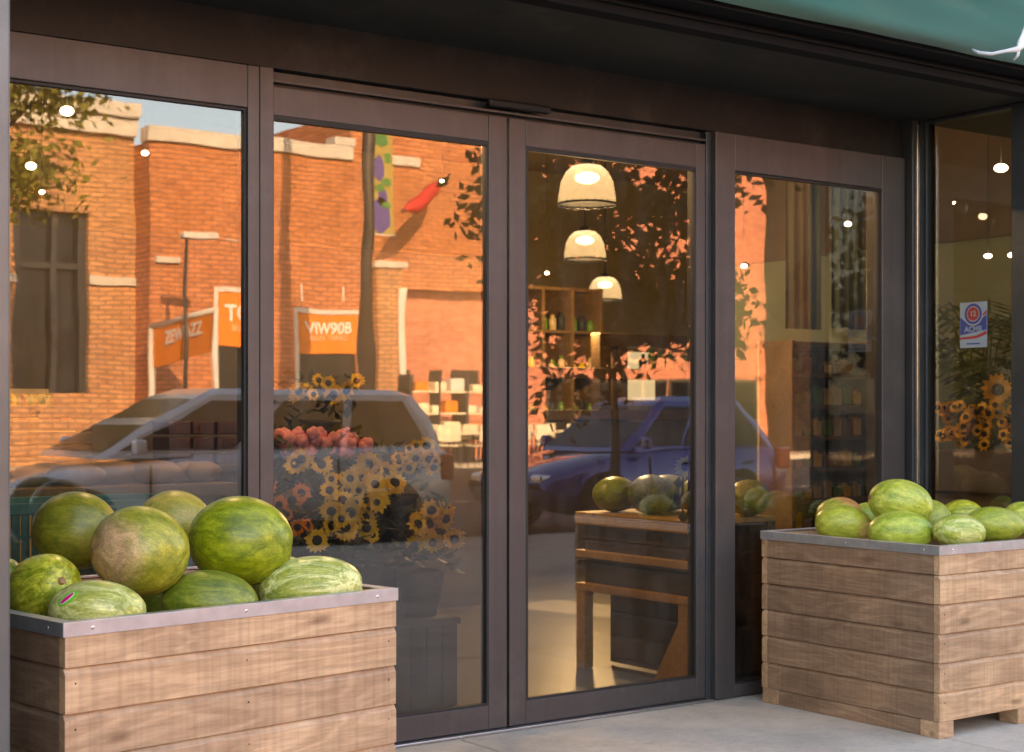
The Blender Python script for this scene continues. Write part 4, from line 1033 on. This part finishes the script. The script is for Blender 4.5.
# fruit display rack
a, b_ = pt(8, 430, 2.6), pt(76, 388, 2.6)
t = thing('fruit_rack', (a.x, 2.6, 0), 'sloping rack of yellow and purple fruit behind the leftmost window', 'fruit rack')
mb = MB(); mb.box(a.x, b_.x, 2.6, 3.0, a.z-.04, a.z, .004); mb.box(a.x, b_.x, 2.75, 3.05, (a.z+b_.z)/2-.03, (a.z+b_.z)/2, .004); mb.box(a.x, b_.x, 3.0, 3.04, .005, b_.z); mb.build('rack_frame', 'jar_tan', t)
plain('fruit_purple', (.16, .02, .05), .35); plain('fruit_orange', (.75, .22, .02), .35)
for mat in ('jar_yellow', 'fruit_purple', 'fruit_orange', 'jar_green'):
    mb = MB(); mb.sm = True
    for k in range(8):
        zz = random.choice([a.z, (a.z+b_.z)/2]); mb.ball((random.uniform(a.x+.03, b_.x-.03), random.uniform(2.62, 2.68) if zz == a.z else 2.8, zz+.035), random.uniform(.03, .045), 6)
    mb.build('fruit', mat, t)
t = thing('dark_backdrop', (2, 3.3, 0), 'added dark backdrop panel behind the flower display', 'partition'); MB().box(-3, 5.7, 3.3, 3.36, .005, 2.25, .004).build('panel', 'dark_wall', t)  # backdrop added to keep the lit rear wall from showing through the glass
# dark ceiling beams
for y in (3.4, 6.4):
    mb = MB().box(-6, 15, y, y+.2, 3.9, 4.19, .004); tag(mb.build('ceiling_beam', 'dark_wall', None, (4, y, 3.9)), 'dark ceiling beam nearer the door' if y < 5 else 'dark ceiling beam at the rear', 'beam')

# ------------------------------------------------------------------ the street seen in the glass
YB = -(37 + CAMY)                       # front of the brick building, real y
DB = 37.0
def bx(u): return pr(u, V0, DB).x
def bz(v, u, D=DB): return pr(u, v, D).z
G0 = -.06
B = thing('brick_building', (bx(300), YB, G0), 'sunlit orange brick building across the road with orange shop signs', 'building')
x0, x1, x2 = bx(150), bx(398), bx(506)
zt = 8.1
mb = MB()
mb.box(x0, bx(214), YB-9, YB, G0, zt); mb.box(bx(214), bx(262), YB-9, YB, bz(290, 235), zt); mb.box(bx(262), bx(292), YB-9, YB, G0, zt)
mb.box(bx(292), bx(360), YB-9, YB, bz(308, 325), zt); mb.box(bx(360), x1, YB-9, YB, G0, zt)
mb.box(bx(350), x1, YB-8.8, YB-.002, zt, zt+1.4)
mb.box(x1, x2, YB-9, YB, bz(290, 440), zt+1.4)
mb.build('wall', 'brick_orange', B)
mb = MB(); mb.box(x1, x2, YB-9, YB-.55, G0, bz(290, 440)-.01); mb.build('recessed_wall', 'brick_salmon', B)
mb = MB(); mb.box(x0-.08, bx(350), YB-.4, YB+.12, zt+.002, zt+.38, .02); mb.box(bx(335), bx(352), YB-.4, YB+.13, zt+.39, zt+.62, .02)
mb.box(bx(384), bx(421), YB+.003, YB+.10, zt+.02, zt+.28, .02); mb.build('coping', 'stone', B)
mb = MB(); mb.box(bx(372), bx(397), YB+.003, YB+.35, G0, bz(268, 385), .01); mb.build('pilaster', 'brick_tan', B)
mb = MB(); mb.box(bx(370), bx(399.5), YB+.003, YB+.42, bz(268, 385)+.002, bz(262, 385), .01); mb.build('pilaster_cap', 'stone', B)
mb = MB(); mb.box(bx(393), bx(399), YB+.36, YB+.42, G0, bz(288, 398)); mb.build('downpipe', 'white_trim', B)
def shopfront(u0, u1, v0, vs0, vs1):
    a, b_ = bx(u0), bx(u1); z1 = bz(v0, (u0+u1)/2)
    mb = MB(); e = .11
    mb.box(a, a+e, YB-.05, YB+.04, G0, z1, .005); mb.box(b_-e, b_, YB-.05, YB+.04, G0, z1, .005); mb.box(a+e, b_-e, YB-.05, YB+.04, z1-.13, z1, .005)
    w = mb.build('shop_window', 'white_trim', B)
    MB().box(a+e, b_-e, YB-.12, YB-.10, G0, z1-.13).build('pane', 'dark_glass', w)
    mb = MB(); za, zb = bz(vs1, (u0+u1)/2), z1-.14
    mb.box(a+e+.01, b_-e-.01, YB-.04, YB+.0, za, zb, .005); s_ = mb.build('orange_sign', 'orange_sign', B)
    return a+e, b_-e, za, zb, s_
def mirrored_text(body, xc, y, zc_, size, mat, parent, rot=0.0):
    # on a wall that faces +y, written so that it reads forwards in the reflection as the photograph shows it
    MTX = Matrix.Translation((xc, y, zc_)) @ Matrix.Rotation(rot, 4, 'Y') @ Matrix(((1, 0, 0, 0), (0, 0, 1, 0), (0, 1, 0, 0), (0, 0, 0, 1)))
    return text_mesh('lettering', body, size, mat, parent, MTX, .01)
a, b_, za, zb, sg = shopfront(292, 364, 308, 314, 354)
mirrored_text('VIW90B', (a+b_)/2, YB+.014, za+(zb-za)*.64, .46, 'sign_white', sg); mirrored_text('BELOS  TABALS', (a+b_)/2, YB+.014, za+(zb-za)*.40, .2, 'sign_pale', sg)
a, b_, za, zb, sg = shopfront(213, 262, 288, 292, 347)
mirrored_text('TO', a+(b_-a)*.55, YB+.014, za+(zb-za)*.6, .6, 'sign_white', sg); mirrored_text('BELOS', a+(b_-a)*.6, YB+.014, za+(zb-za)*.33, .2, 'sign_pale', sg)
mb = MB()
for u0, u1 in ((402, 420), (438, 453), (465, 490)): mb2 = MB(); mb2.box(bx(u0), bx(u1), YB-.548, YB-.50, bz(388, 440), bz(370, 440), .02); mb2.build('window', 'dark_glass', B)
mb = MB(); mb.box(bx(153), bx(178), YB+.003, YB+.12, bz(262, 165), bz(256, 165)); mb.box(bx(225), bx(245), YB+.002, YB+.02, bz(240, 235), bz(239, 235)); mb.build('ledge', 'stone', B)
mb = MB(); mb.box(bx(300)+.0, bx(300)+.05, YB+.003, YB+.04, bz(300, 300), bz(282, 300)); mb.box(bx(342), bx(342)+.05, YB+.003, YB+.04, bz(300, 340), bz(285, 340)); mb.build('wall_bracket', 'white_trim', B)
# salmon painted building
x3 = bx(772)
B3 = thing('salmon_building', ((x2+x3)/2, YB, G0), 'tall salmon painted brick building next to the orange one', 'building')
mb = MB(); mb.box(x2+.004, x3, YB-9, YB-.2, G0, 14); mb.build('wall', 'brick_salmon', B3)
mb = MB(); mb.box(x2, x3+.1, YB-9.1, YB-.05, 14.003, 14.3, .02); mb.build('coping', 'stone', B3)
for k in range(7):
    xx = x2+1.6+k*(x3-x2-2)/7; w = MB().box(xx, xx+1.2, YB-.196, YB-.15, G0+.5, 2.3, .01).build('window', 'brick_dark', B3); MB().box(xx+.1, xx+1.1, YB-.148, YB-.14, G0+.6, 2.2).build('pane', 'dark_glass', w)
# left tan building
YA = YB - .9
B2 = thing('tan_building', (12, YA, G0), 'tan brick building with stone cornice and big dark window', 'building')
xe = pr(136, V0, DB+.9).x; xs = 6.0
def ax(u): return pr(u, V0, DB+.9).x
def az(v, u): return pr(u, v, DB+.9).z
zt2 = az(104, 120)
xa0, xa1 = ax(14), ax(91)
mb = MB(); mb.box(xs, xa0, YA-8, YA, G0, zt2-.8); mb.box(xa1, xe, YA-8, YA, G0, zt2-.8); mb.box(xa0, xa1, YA-8, YA, az(210, 60), zt2-.8); mb.box(xa0, xa1, YA-8, YA, G0, az(395, 60)); mb.build('wall', 'brick_tan', B2)
mb = MB(); mb.box(xs-.1, xe+.0, YA-8, YA+.20, zt2-.797, zt2-.35, .02); mb.box(xs-.15, xe+.0, YA-8, YA+.35, zt2-.347, zt2, .02); mb.build('cornice', 'stone', B2)
mb = MB(); mb.box(ax(10), xa0+.0, YA+.003, YA+.1, az(285, 50), az(276, 50)); mb.box(xa1, xe, YA+.003, YA+.1, az(285, 110), az(276, 110)); mb.box(xs, ax(10), YA+.003, YA+.1, az(285, 50), az(276, 50)); mb.build('stone_band', 'stone', B2)
w = MB(); w.box(xa0, xa0+.2, YA-.4, YA-.2, az(395, 60), az(210, 60)); w.box(xa1-.2, xa1, YA-.4, YA-.2, az(395, 60), az(210, 60)); w.box((xa0+xa1)/2, (xa0+xa1)/2+.15, YA-.4, YA-.2, az(395, 60), az(210, 60)); w.box(xa0, xa1, YA-.4, YA-.21, az(268, 60), az(262, 60)); w = w.build('window', 'dark_plastic', B2)
MB().box(xa0, xa1, YA-.5, YA-.42, az(395, 60), az(210, 60)).build('pane', 'dark_glass', w)
mb = MB(); mb.box(xe+.003, bx(150)-.003, YA-8, YA-.3, G0, zt2-1.0); mb.build('link_wall', 'brick_tan', B2)
# added building at the right end, brick darkened to look shaded in the glass
B4 = thing('dark_building', (x3+8, YB, G0), 'added brick building at the end of the row, coloured dark to look shaded', 'building')
MB().box(x3+.5, x3+34, YB-9, YB+6, G0, 17).build('wall', 'brick_dark', B4)
for k in range(6):
    for j in range(3):
        xx = x3+2+k*5; w = MB().box(xx, xx+1.6, YB+6.003, YB+6.05, 1.5+j*4.2, 4.0+j*4.2).build('window', 'stone', B4); MB().box(xx+.1, xx+1.5, YB+6.052, YB+6.06, 1.6+j*4.2, 3.9+j*4.2).build('pane', 'dark_glass', w)
MB().box(x3+.4, x3+34.1, YB-9.1, YB+6.2, 17.003, 17.4, .03).build('coping', 'stone', B4)
# slanted orange banner between two white poles
pa, pb = pr(152, 330, 36.0), pr(216, 312, 33.0); pa2, pb2 = pr(152, 367, 36.0), pr(216, 352, 33.0)
t = thing('street_banner', Vector((pa.x, pa.y, G0)), 'orange banner strung aslant between two white poles', 'banner')
n_ = Vector((pb.y-pa.y, pa.x-pb.x, 0)).normalized()*.012
mb = MB(); mb.add([pa, pb, pb2, pa2, pa+n_, pb+n_, pb2+n_, pa2+n_], [(0, 1, 2, 3), (7, 6, 5, 4), (0, 4, 5, 1), (1, 5, 6, 2), (2, 6, 7, 3), (3, 7, 4, 0)]); bn = mb.build('cloth', 'orange_sign', t)
for p_ in (pa, pb): MB().tube([(p_.x, p_.y, G0), (p_.x, p_.y, p_.z+.1)], .06, 8).build('pole', 'white_trim', t)
MB().tube([pa+Vector((0, 0, .05)), pb+Vector((0, 0, .05))], .07, 8).build('top_bar', 'white_trim', t)
mid = (pa+pb+pa2+pb2)/4; ex = (pb-pa).normalized(); ez = Vector((0, 0, 1)); en = ex.cross(ez)
off = (-en if en.y < 0 else en)*.03
T4 = Matrix(((ex.x, ez.x, off.x*10, mid.x+off.x), (ex.y, ez.y, off.y*10, mid.y+off.y), (ex.z, ez.z, 0, mid.z+.15), (0, 0, 0, 1)))
text_mesh('lettering', 'ZEWPAZZ', .42, 'sign_white', bn, T4, .01)
bn.children[0].parent = t
# utility pole with banner
pp = pr(368, V0, 29.5)
t = thing('utility_pole', Vector((pp.x, pp.y, -.06)), 'dark wooden utility pole with a purple and yellow banner', 'pole')
MB().tube([(pp.x, pp.y, -.06), (pp.x, pp.y, 6), (pp.x, pp.y, 14)], [.17, .15, .12], 12).build('shaft', 'pole_wood', t)
MB().box(pp.x-1.1, pp.x+1.1, pp.y-.06, pp.y+.06, 12.6, 12.75, .01).build('crossarm', 'pole_wood', t)
zb0, zb1 = pr(380, 235, 29.5).z, pr(380, 128, 29.5).z; zm = (zb0+zb1)/2
bx0 = pp.x+.17; bx1 = pp.x+.66
bnr = MB().box(bx0, bx1, pp.y-.01, pp.y+.01, zb0, zb1).build('banner', 'banner_yellow', t)
random.seed(4)
mb = MB()
for (cx_, cz_, r1, r2) in ((.30, .18, .24, .42), (.22, .62, .13, .28), (.42, .35, .12, .2)):
    c = Vector((bx0+(bx1-bx0)*cx_, pp.y+.013, zb0+(zb1-zb0)*cz_)); mb.add([c+Vector((r1*math.cos(q*.5236)*(1+.2*math.sin(q*3)), 0, r2*math.sin(q*.5236))) for q in range(12)], [list(range(12))])
mb.build('banner_shape', 'banner_purple', bnr)
mb = MB()
for (cx_, cz_, r1, r2) in ((.35, .88, .2, .16), (.6, .50, .14, .09), (.25, .44, .12, .09), (.7, .72, .1, .12), (.6, .28, .12, .07)):
    c = Vector((bx0+(bx1-bx0)*cx_, pp.y+.016, zb0+(zb1-zb0)*cz_)); mb.add([c+Vector((r1*math.cos(q*.5236)*(1+.2*math.sin(q*3)), 0, r2*math.sin(q*.5236))) for q in range(12)], [list(range(12))])
mb.build('banner_leaf', 'banner_green', bnr)
for z in (zb0, zb1): MB().tube([(pp.x, pp.y, z), (bx1+.05, pp.y, z)], .02, 6).build('bracket', 'white_trim', t)
# street light
sl = pr(186, 238, 34.0)
t = thing('street_light', Vector((sl.x, sl.y, G0)), 'slim street light with a flat pale head before the brick wall', 'street light')
MB().tube([(sl.x, sl.y, G0), (sl.x, sl.y, sl.z)], [.07, .05], 8).build('shaft', 'dark_plastic', t)
MB().box(sl.x-.15, sl.x+.75, sl.y-.15, sl.y+.15, sl.z, sl.z+.16, .04).build('lamp_head', 'white_trim', t)
# flag on a slanted staff
f0, f1 = pr(447, 177, 36.2), pr(403, 211, 34.6)
t = thing('flag', pr(448, 175, 36.9), 'red flag wound round a slanted staff on the brick wall', 'flag')
MB().tube([pr(450, 174, 37), f1], .035, 6).build('staff', 'dark_plastic', t)
mb = MB(); mb.sm = True; mb.tube([f1.lerp(f0, .05), f1.lerp(f0, .25)+Vector((0, 0, -.1)), f1.lerp(f0, .5)+Vector((0, 0, -.12)), f1.lerp(f0, .72)+Vector((0, 0, -.05)), f1.lerp(f0, .85)], [.06, .22, .2, .16, .05], 8); mb.build('cloth', 'red_cloth', t)
for u, v, D in ((685, 225, 20), (668, 252, 24)):
    c = pr(u, v, D); mb = MB(); mb.sm = True; mb.ball(c, .17 if u > 670 else .11, 6, sx=1.2, sz=.7, sy=.3)
    t = thing('paper_lantern', c, 'bigger red lantern hanging above the road' if u > 670 else 'smaller red lantern hanging above the road', 'lantern'); mb.build('lantern_body', 'red_cloth', t)
    MB().tube([c+Vector((0, 0, .1)), c+Vector((0, 0, 6))], .01, 5).build('cord', 'dark_plastic', t)
# patio furniture in front of the salmon wall
random.seed(14)
tb = thing('patio_table', (0, 0, 0), 'cream patio table before the salmon wall', 'table', 'patio tables across the road', local=True)
MB().lathe([(.001, .74), (.55, .74), (.55, .70), (.001, .70)], (0, 0, 0), 16).build('tabletop', 'cream', tb, (0, 0, 0)); MB().tube([(0, 0, 0), (0, 0, .7)], .04, 8).build('leg', 'dark_plastic', tb, (0, 0, 0)); MB().lathe([(.001, .04), (.25, .03), (.25, 0)], (0, 0, 0), 12).build('base', 'dark_plastic', tb, (0, 0, 0))
chh = thing('patio_chair', (0, 0, 0), 'cream patio chair before the salmon wall', 'chair', 'patio chairs across the road', local=True)
MB().box(-.24, .24, -.24, .24, .43, .48, .01).build('seat', 'cream', chh, (0, 0, 0)); MB().box(-.24, .24, .21, .25, .55, .95, .01).build('backrest', 'cream', chh, (0, 0, 0))
for x in (-.22, .2):
    MB().box(x, x+.03, -.22, -.19, 0, .43).build('leg', 'dark_plastic', chh, (0, 0, 0)); MB().box(x, x+.03, .21, .24, 0, .95).build('leg', 'dark_plastic', chh, (0, 0, 0))
us = [408, 424, 441, 458, 474, 490, 540, 560, 585]
for i, u in enumerate(us):
    c = pr(u, V0, DB - 2.2 + random.uniform(-.8, .4)); o = tb if i == 0 else copy_tree(tb); o.location = (c.x, c.y, G0)
    for k in range(3):
        an = random.uniform(0, 6.28); q = chh if (i == 0 and k == 0) else copy_tree(chh); q.location = (c.x+math.cos(an)*.85, c.y+math.sin(an)*.85, G0); q.rotation_euler = (0, 0, an-math.pi/2)
g0, g1 = pr(404, V0, DB-1.6), pr(492, V0, DB-1.6)
rk = thing('goods_rack', ((g0.x+g1.x)/2, g0.y, G0), 'dark outdoor rack of cream goods before the salmon wall', 'rack')
for z_ in (.55, 1.15, 1.75): MB().box(g0.x, g1.x, g0.y-.3, g0.y+.3, z_, z_+.05).build('shelf_board', 'cream', rk)
for k in range(4):
    xx = g0.x+(g1.x-g0.x-.08)*k/3; MB().box(xx, xx+.08, g0.y-.3, g0.y+.3, G0, 2.25).build('upright', 'dark_plastic', rk)
random.seed(30)
for z_ in (.60, 1.20, 1.80):
    xx = g0.x+.15
    while xx < g1.x-.5:
        w9, h9 = random.uniform(.22, .5), random.uniform(.14, .36)
        if random.random() < .85: tag(MB().box(xx, xx+w9, g0.y-.2, g0.y+.28, z_+.001, z_+h9, .03).build('goods_box', random.choice(['cream', 'cream', 'white_trim', 'orange_sign']), None, (xx, g0.y, z_)), 'pale box of goods on the outdoor rack before the salmon wall', 'box', 'boxes on the outdoor rack')
        xx += w9+random.uniform(.05, .3)
# far left surroundings, lower houses
B5 = thing('low_shop', (-12, -36, G0), 'low pale rendered shop far down the road', 'building')
MB().box(-26, -4, -44, -35, G0, 4.6).build('wall', 'stone', B5); MB().box(-26.3, -3.7, -44.3, -34.6, 4.603, 4.9, .03).build('coping', 'white_trim', B5)
for k in range(5):
    w = MB().box(-24.5+k*4, -22+k*4, -35, -34.93, .6, 3.0).build('window', 'white_trim', B5); MB().box(-24.4+k*4, -22.1+k*4, -34.93, -34.92, .7, 2.9).build('pane', 'dark_glass', w)

# ------------------------------------------------------------------ cars (front towards -x)
def car(loc, L, hgt, paint, label, belt=.98, van=False, copyof=None):
    t = thing('parked_car', loc, label, 'car', 'cars parked along the kerb', 0, local=True)
    hw = .89; Z = (0, 0, 0)
    # lower body: loft of sections along x; section points (y,z)
    st = [(0.0, .52, .42, .62, .74), (.05, .40, .28, .66, .80), (.25, .30, .22, .74, .87), (.9, .20, .2, .90, .89), (1.05, .20, .2, .93, .89), (L*.5, .2, .2, belt, .89), (L-.9, .2, .2, belt+.02, .89), (L-.25, .24, .22, belt+.02, .88), (L-.05, .32, .3, belt-.02, .84), (L, .45, .42, belt-.14, .76)]
    vs = []; n_ = 8
    for (x, z0, z1, z2, w) in st:
        zm = (z0+z2)/2
        sec = [(w*.82, z0), (w, z0+.1), (w*1.02, zm), (w*.985, z2-.07), (w*.90, z2)]
        for (y, z) in sec: vs.append((x, y, z))
        for (y, z) in sec[::-1]: vs.append((x, -y, z))
    n_ = 10; fs = [list(range(n_))[::-1], list(range((len(st)-1)*n_, len(st)*n_))]
    for i in range(len(st)-1):
        for k in range(n_): fs.append((i*n_+k, i*n_+(k+1) % n_, (i+1)*n_+(k+1) % n_, (i+1)*n_+k))
    mb = MB(); mb.sm = True; mb.add(vs, fs); bd = mb.build('body', paint, t, Z)
    # greenhouse
    xa, xb = (1.0 if van else 1.15), L-.12; ta, tb_ = (2.25 if van else 2.0), L-(.45 if van else .75); wb, wt = hw*.90, hw*.70
    def gh(x, lo): pass
    rings = []
    for f, zf in ((0, belt-.04), (.5, (belt+hgt)/2-.02), (.92, hgt-.07), (1.0, hgt-.01)):
        x_a = xa+(ta-xa)*min(1, f*1.05); x_b = xb+(tb_-xb)*(f**1.4); w = wb+(wt-wb)*(f**1.3)
        if f == 1.0: x_a += .12; x_b -= .12; w -= .10
        rings.append([(x_a, -w*.93, zf), (x_a+.12, -w, zf), (x_b-.12, -w, zf), (x_b, -w*.93, zf), (x_b, w*.93, zf), (x_b-.12, w, zf), (x_a+.12, w, zf), (x_a, w*.93, zf)])
    vs = [p for r_ in rings for p in r_]; fs = []
    for i in range(3):
        for k in range(8): fs.append((i*8+k, i*8+(k+1) % 8, (i+1)*8+(k+1) % 8, (i+1)*8+k))
    fs += [list(range(24, 32))]
    mb = MB(); mb.sm = False; mb.add(vs, fs); mb.build('cabin', paint, t, Z)
    def P(f, s, side):                    # point on cabin side: f height 0..1, s 0..1 along
        zf = belt-.04+(hgt-.07-belt+.04)*f; g = f*.92
        x_a = xa+(ta-xa)*g*1.05+.12; x_b = xb+(tb_-xb)*(g**1.4)-.12; w = wb+(wt-wb)*(g**1.3)
        return Vector((x_a+(x_b-x_a)*s, side*(w+.012), zf))
    for side in (-1, 1):
        for s0, s1 in ((.03, .34), (.37, .68), (.71, .97)):
            mb = MB(); g = [P(.12, s0 if s0 > .1 else .0, side), P(.12, s1, side), P(.90, s1, side), P(.90, s0, side)]
            q = [p + Vector((0, side*.004, 0)) for p in g]
            g5 = [P(.5, s0, side), P(.5, s1, side)]
            mb.add([g[0], g[1], g5[1], g[2], g[3], g5[0]], [(0, 1, 2, 5), (5, 2, 3, 4)]); mb.build('side_window', 'dark_glass', t, Z)
    mb = MB(); f0_, f1_ = .12, .9
    def W(f, y, front):
        zf = belt-.04+(hgt-.07-belt+.04)*f; g = f*.92; x = (xa+(ta-xa)*g*1.05-.014) if front else (xb+(tb_-xb)*(g**1.4)+.014)
        w = (wb+(wt-wb)*(g**1.3))*.9; return (x, y*w, zf)
    mb.add([W(.1, -1, True), W(.1, 1, True), W(.5, 1, True), W(.5, -1, True), W(.92, 1, True), W(.92, -1, True)], [(0, 1, 2, 3), (3, 2, 4, 5)]); mb.build('windscreen', 'dark_glass', t, Z)
    mb = MB(); mb.add([W(.15, -1, False), W(.15, 1, False), W(.5, 1, False), W(.5, -1, False), W(.88, 1, False), W(.88, -1, False)], [(0, 1, 2, 3), (3, 2, 4, 5)]); mb.build('rear_window', 'dark_glass', t, Z)
    for side in (-1, 1):
        for x in (.85, L-.85):
            w = MB(); w.sm = True
            w.lathe([(.20, -.10), (.31, -.10), (.335, -.06), (.335, .06), (.31, .10), (.20, .10)], (0, 0, 0), 24, Matrix.Translation((x, side*.80, .335)) @ Matrix.Rotation(math.pi/2, 4, 'X')); wo = w.build('wheel', 'tyre', t, Z)
            w = MB(); w.lathe([(.001, .085*1), (.06, .10), (.19, .08), (.205, .10), (.205, -.10), (.001, -.08)], (0, 0, 0), 10, Matrix.Translation((x, side*.805, .335)) @ Matrix.Rotation(math.pi/2 if side < 0 else -math.pi/2, 4, 'X')); w.build('rim', 'steel', wo, Z)
            MB().lathe([(.001, .02), (.39, .02), (.39, -.02), (.001, -.02)], (0, 0, 0), 20, Matrix.Translation((x, side*.905, .36)) @ Matrix.Rotation(math.pi/2, 4, 'X') @ Matrix.Diagonal((1, 1, .1, 1))).build('wheel_arch', 'tyre', t, Z)
        MB().box(.02, .30, side*.60-.13, side*.60+.13, .60, .72, .03).build('headlight', 'chrome', t, Z)
        MB().box(L-.22, L+.008, side*.76-.115, side*.76+.13, .72, 1.0, .03).build('tail_light', 'tail_red', t, Z)
        MB().box(1.35, 1.47, side*.99-.09, side*.99+.07, belt+.0, belt+.14, .03).build('mirror', paint, t, Z)
        for x in (2.1, 3.1): MB().box(x, x+.18, side*.915-.012, side*.915+.012, belt-.18, belt-.15, .006).build('door_handle', paint, t, Z)
        for x in (1.55, 2.62, 3.62): MB().box(x, x+.018, side*.905-.012, side*.905+.006, .34, belt-.10).build('door_seam', 'gasket', t, Z)
        MB().box(.6, L-.6, side*.90-.012, side*.90+.02, .24, .33, .01).build('sill_trim', 'dark_plastic', t, Z)
    MB().box(-.02, .10, -.6, .6, .38, .55, .03).build('grille', 'dark_plastic', t, Z)
    return t
cy = -(14.1+CAMY+.89)
xa_ = prz(459, 14.1); Lw = 5.1
car((xa_-Lw, cy, -.2), Lw, 1.70, 'car_white', 'white parked car with rounded tail at the kerb', 1.05, True)
xb_ = prz(527, 14.3)
car((xb_+.25, cy-.1, -.2), 3.9, 1.66, 'car_blue', 'deep blue parked car behind the white one', 1.0)
car((xa_-Lw-5.6, cy-.05, -.2), 4.5, 1.45, 'car_grey', 'grey parked car ahead of the white one', .95)

# ------------------------------------------------------------------ trees
def tree(loc, h_, crown_c, rad, n, leaf, mat, label, trunk_r=.12, squash=1.0, seed=1, clumps=26):
    random.seed(seed)
    t = thing('street_tree', loc, label, 'tree'); x, y, z = loc
    mb = MB(); cc = Vector(crown_c)
    top = Vector((cc.x, cc.y, cc.z+rad*squash*.5)); fork = Vector((x, y, z)).lerp(Vector((cc.x, cc.y, cc.z-rad*squash*.6)), .9)
    mb.tube([(x, y, z), Vector((x, y, z)).lerp(fork, .5)+Vector((.03, .02, 0)), fork, top], [trunk_r*1.2, trunk_r, trunk_r*.8, trunk_r*.2], 10)
    cl = []
    for k in range(clumps):
        d = Vector((random.gauss(0, 1), random.gauss(0, 1), random.gauss(0, 1))).normalized()*random.uniform(.35, 1.0)*rad; d.z *= squash
        c = cc + d; cl.append((c, random.uniform(.22, .42)*rad))
        b0 = fork.lerp(top, random.uniform(0, .7)); mb.tube([b0, b0.lerp(c, .55)+Vector((0, 0, random.uniform(-.1, .1)*rad)), c], [trunk_r*.32, trunk_r*.18, trunk_r*.05], 6)
    mb.build('trunk', 'bark', t)
    mb = MB(); vs = []; fs = []
    for k in range(n):
        c, r_ = random.choice(cl)
        p = c + Vector((random.gauss(0, .5), random.gauss(0, .5), random.gauss(0, .4)))*r_
        a = Vector((random.uniform(-1, 1), random.uniform(-1, 1), random.uniform(-1, .5))).normalized(); b2 = a.orthogonal().normalized(); b2.rotate(Matrix.Rotation(random.uniform(0, 6.28), 3, a))
        l_ = leaf*random.uniform(.7, 1.3); k0 = len(vs)
        vs += [p, p+a*l_*.5+b2*l_*.28, p+a*l_, p+a*l_*.5-b2*l_*.28]; fs.append((k0, k0+1, k0+2, k0+3))
    mb.add(vs, fs); mb.build('crown', mat, t); return t
tx = prz(607, 12.2)
tree((tx, -7.15, 0), 5.5, (tx+.05, -7.2, 3.1), 1.4, 8800, .135, 'leaf_dark', 'young street tree with dark sparse leaves on the near pavement', .055, 1.3, 3, 44)
lt = pr(30, V0, 30)
tree((lt.x-1.2, lt.y, -.06), 9, (lt.x-.8, lt.y, 6.9), 2.6, 5200, .2, 'leaf_bright', 'sunlit yellow-green tree on the far pavement', .16, .7, 5, 24)
tree((-16, -13.5, -.2), 9, (-16, -13.5, 6.0), 4.2, 9000, .3, 'leaf_mid', 'broad green tree beyond the left end of the street', .25, .9, 8, 34)
tree((-30, -27, -.2), 9, (-30, -27, 6.2), 5.0, 7000, .4, 'leaf_mid', 'tall green tree far down the street', .25, .9, 9, 30)
tree((x3+2, YB+9.5, -.2), 9, (x3+2.5, YB+9.5, 7.5), 4.6, 9000, .34, 'leaf_dark', 'dark leafy tree at the end of the brick row', .25, 1.1, 12, 34)

# ------------------------------------------------------------------ light
SUN_EL, SUN_AZ = R(24), R(13.9)
W = bpy.data.worlds.new('World'); S.world = W; W.use_nodes = True
nt = W.node_tree; bg = nt.nodes['Background']
sky = nt.nodes.new('ShaderNodeTexSky'); sky.sky_type = 'NISHITA'; sky.sun_disc = False; sky.sun_elevation = SUN_EL; sky.sun_rotation = -SUN_AZ
sky.air_density = 1.0; sky.dust_density = 1.6; sky.ozone_density = 1.0
nt.links.new(sky.outputs[0], bg.inputs[0]); bg.inputs[1].default_value = .15
L = bpy.data.lights.new('sun', 'SUN'); L.energy = 3.6; L.angle = R(.5); L.color = (1.0, .80, .56)
lo = bpy.data.objects.new('sun', L); C.objects.link(lo)
d = Vector((math.sin(SUN_AZ)*math.cos(SUN_EL), -math.cos(SUN_AZ)*math.cos(SUN_EL), -math.sin(SUN_EL)))
lo.rotation_euler = d.to_track_quat('-Z', 'Y').to_euler(); lo.location = (0, 20, 30)

# ------------------------------------------------------------------ camera and render
cam = bpy.data.cameras.new('camera'); co = bpy.data.objects.new('camera', cam); C.objects.link(co)
co.location = (0, CAMY, H); co.rotation_euler = (R(90), 0, A - R(90))
cam.sensor_width = 36; cam.lens = F/1024*36; cam.shift_y = (V0-376)/1024
cam.clip_end = 2000; cam.clip_start = .05
cam.dof.use_dof = True; cam.dof.focus_distance = 4.9; cam.dof.aperture_fstop = 5.6
S.camera = co
S.view_settings.view_transform = 'Standard'; S.view_settings.look = 'None'; S.view_settings.gamma = 1.0
S.view_settings.exposure = 2.9
S.view_settings.use_white_balance = True; S.view_settings.white_balance_temperature = 8500; S.view_settings.white_balance_tint = 17
S.cycles.use_denoising = True
S.cycles.max_bounces = 12; S.cycles.diffuse_bounces = 4; S.cycles.glossy_bounces = 5; S.cycles.transparent_max_bounces = 24; S.cycles.transmission_bounces = 6
S.cycles.sample_clamp_indirect = 6.0; S.cycles.caustics_reflective = False; S.cycles.caustics_refractive = False
for o in bpy.data.objects:
    if '_o' in o: del o['_o']
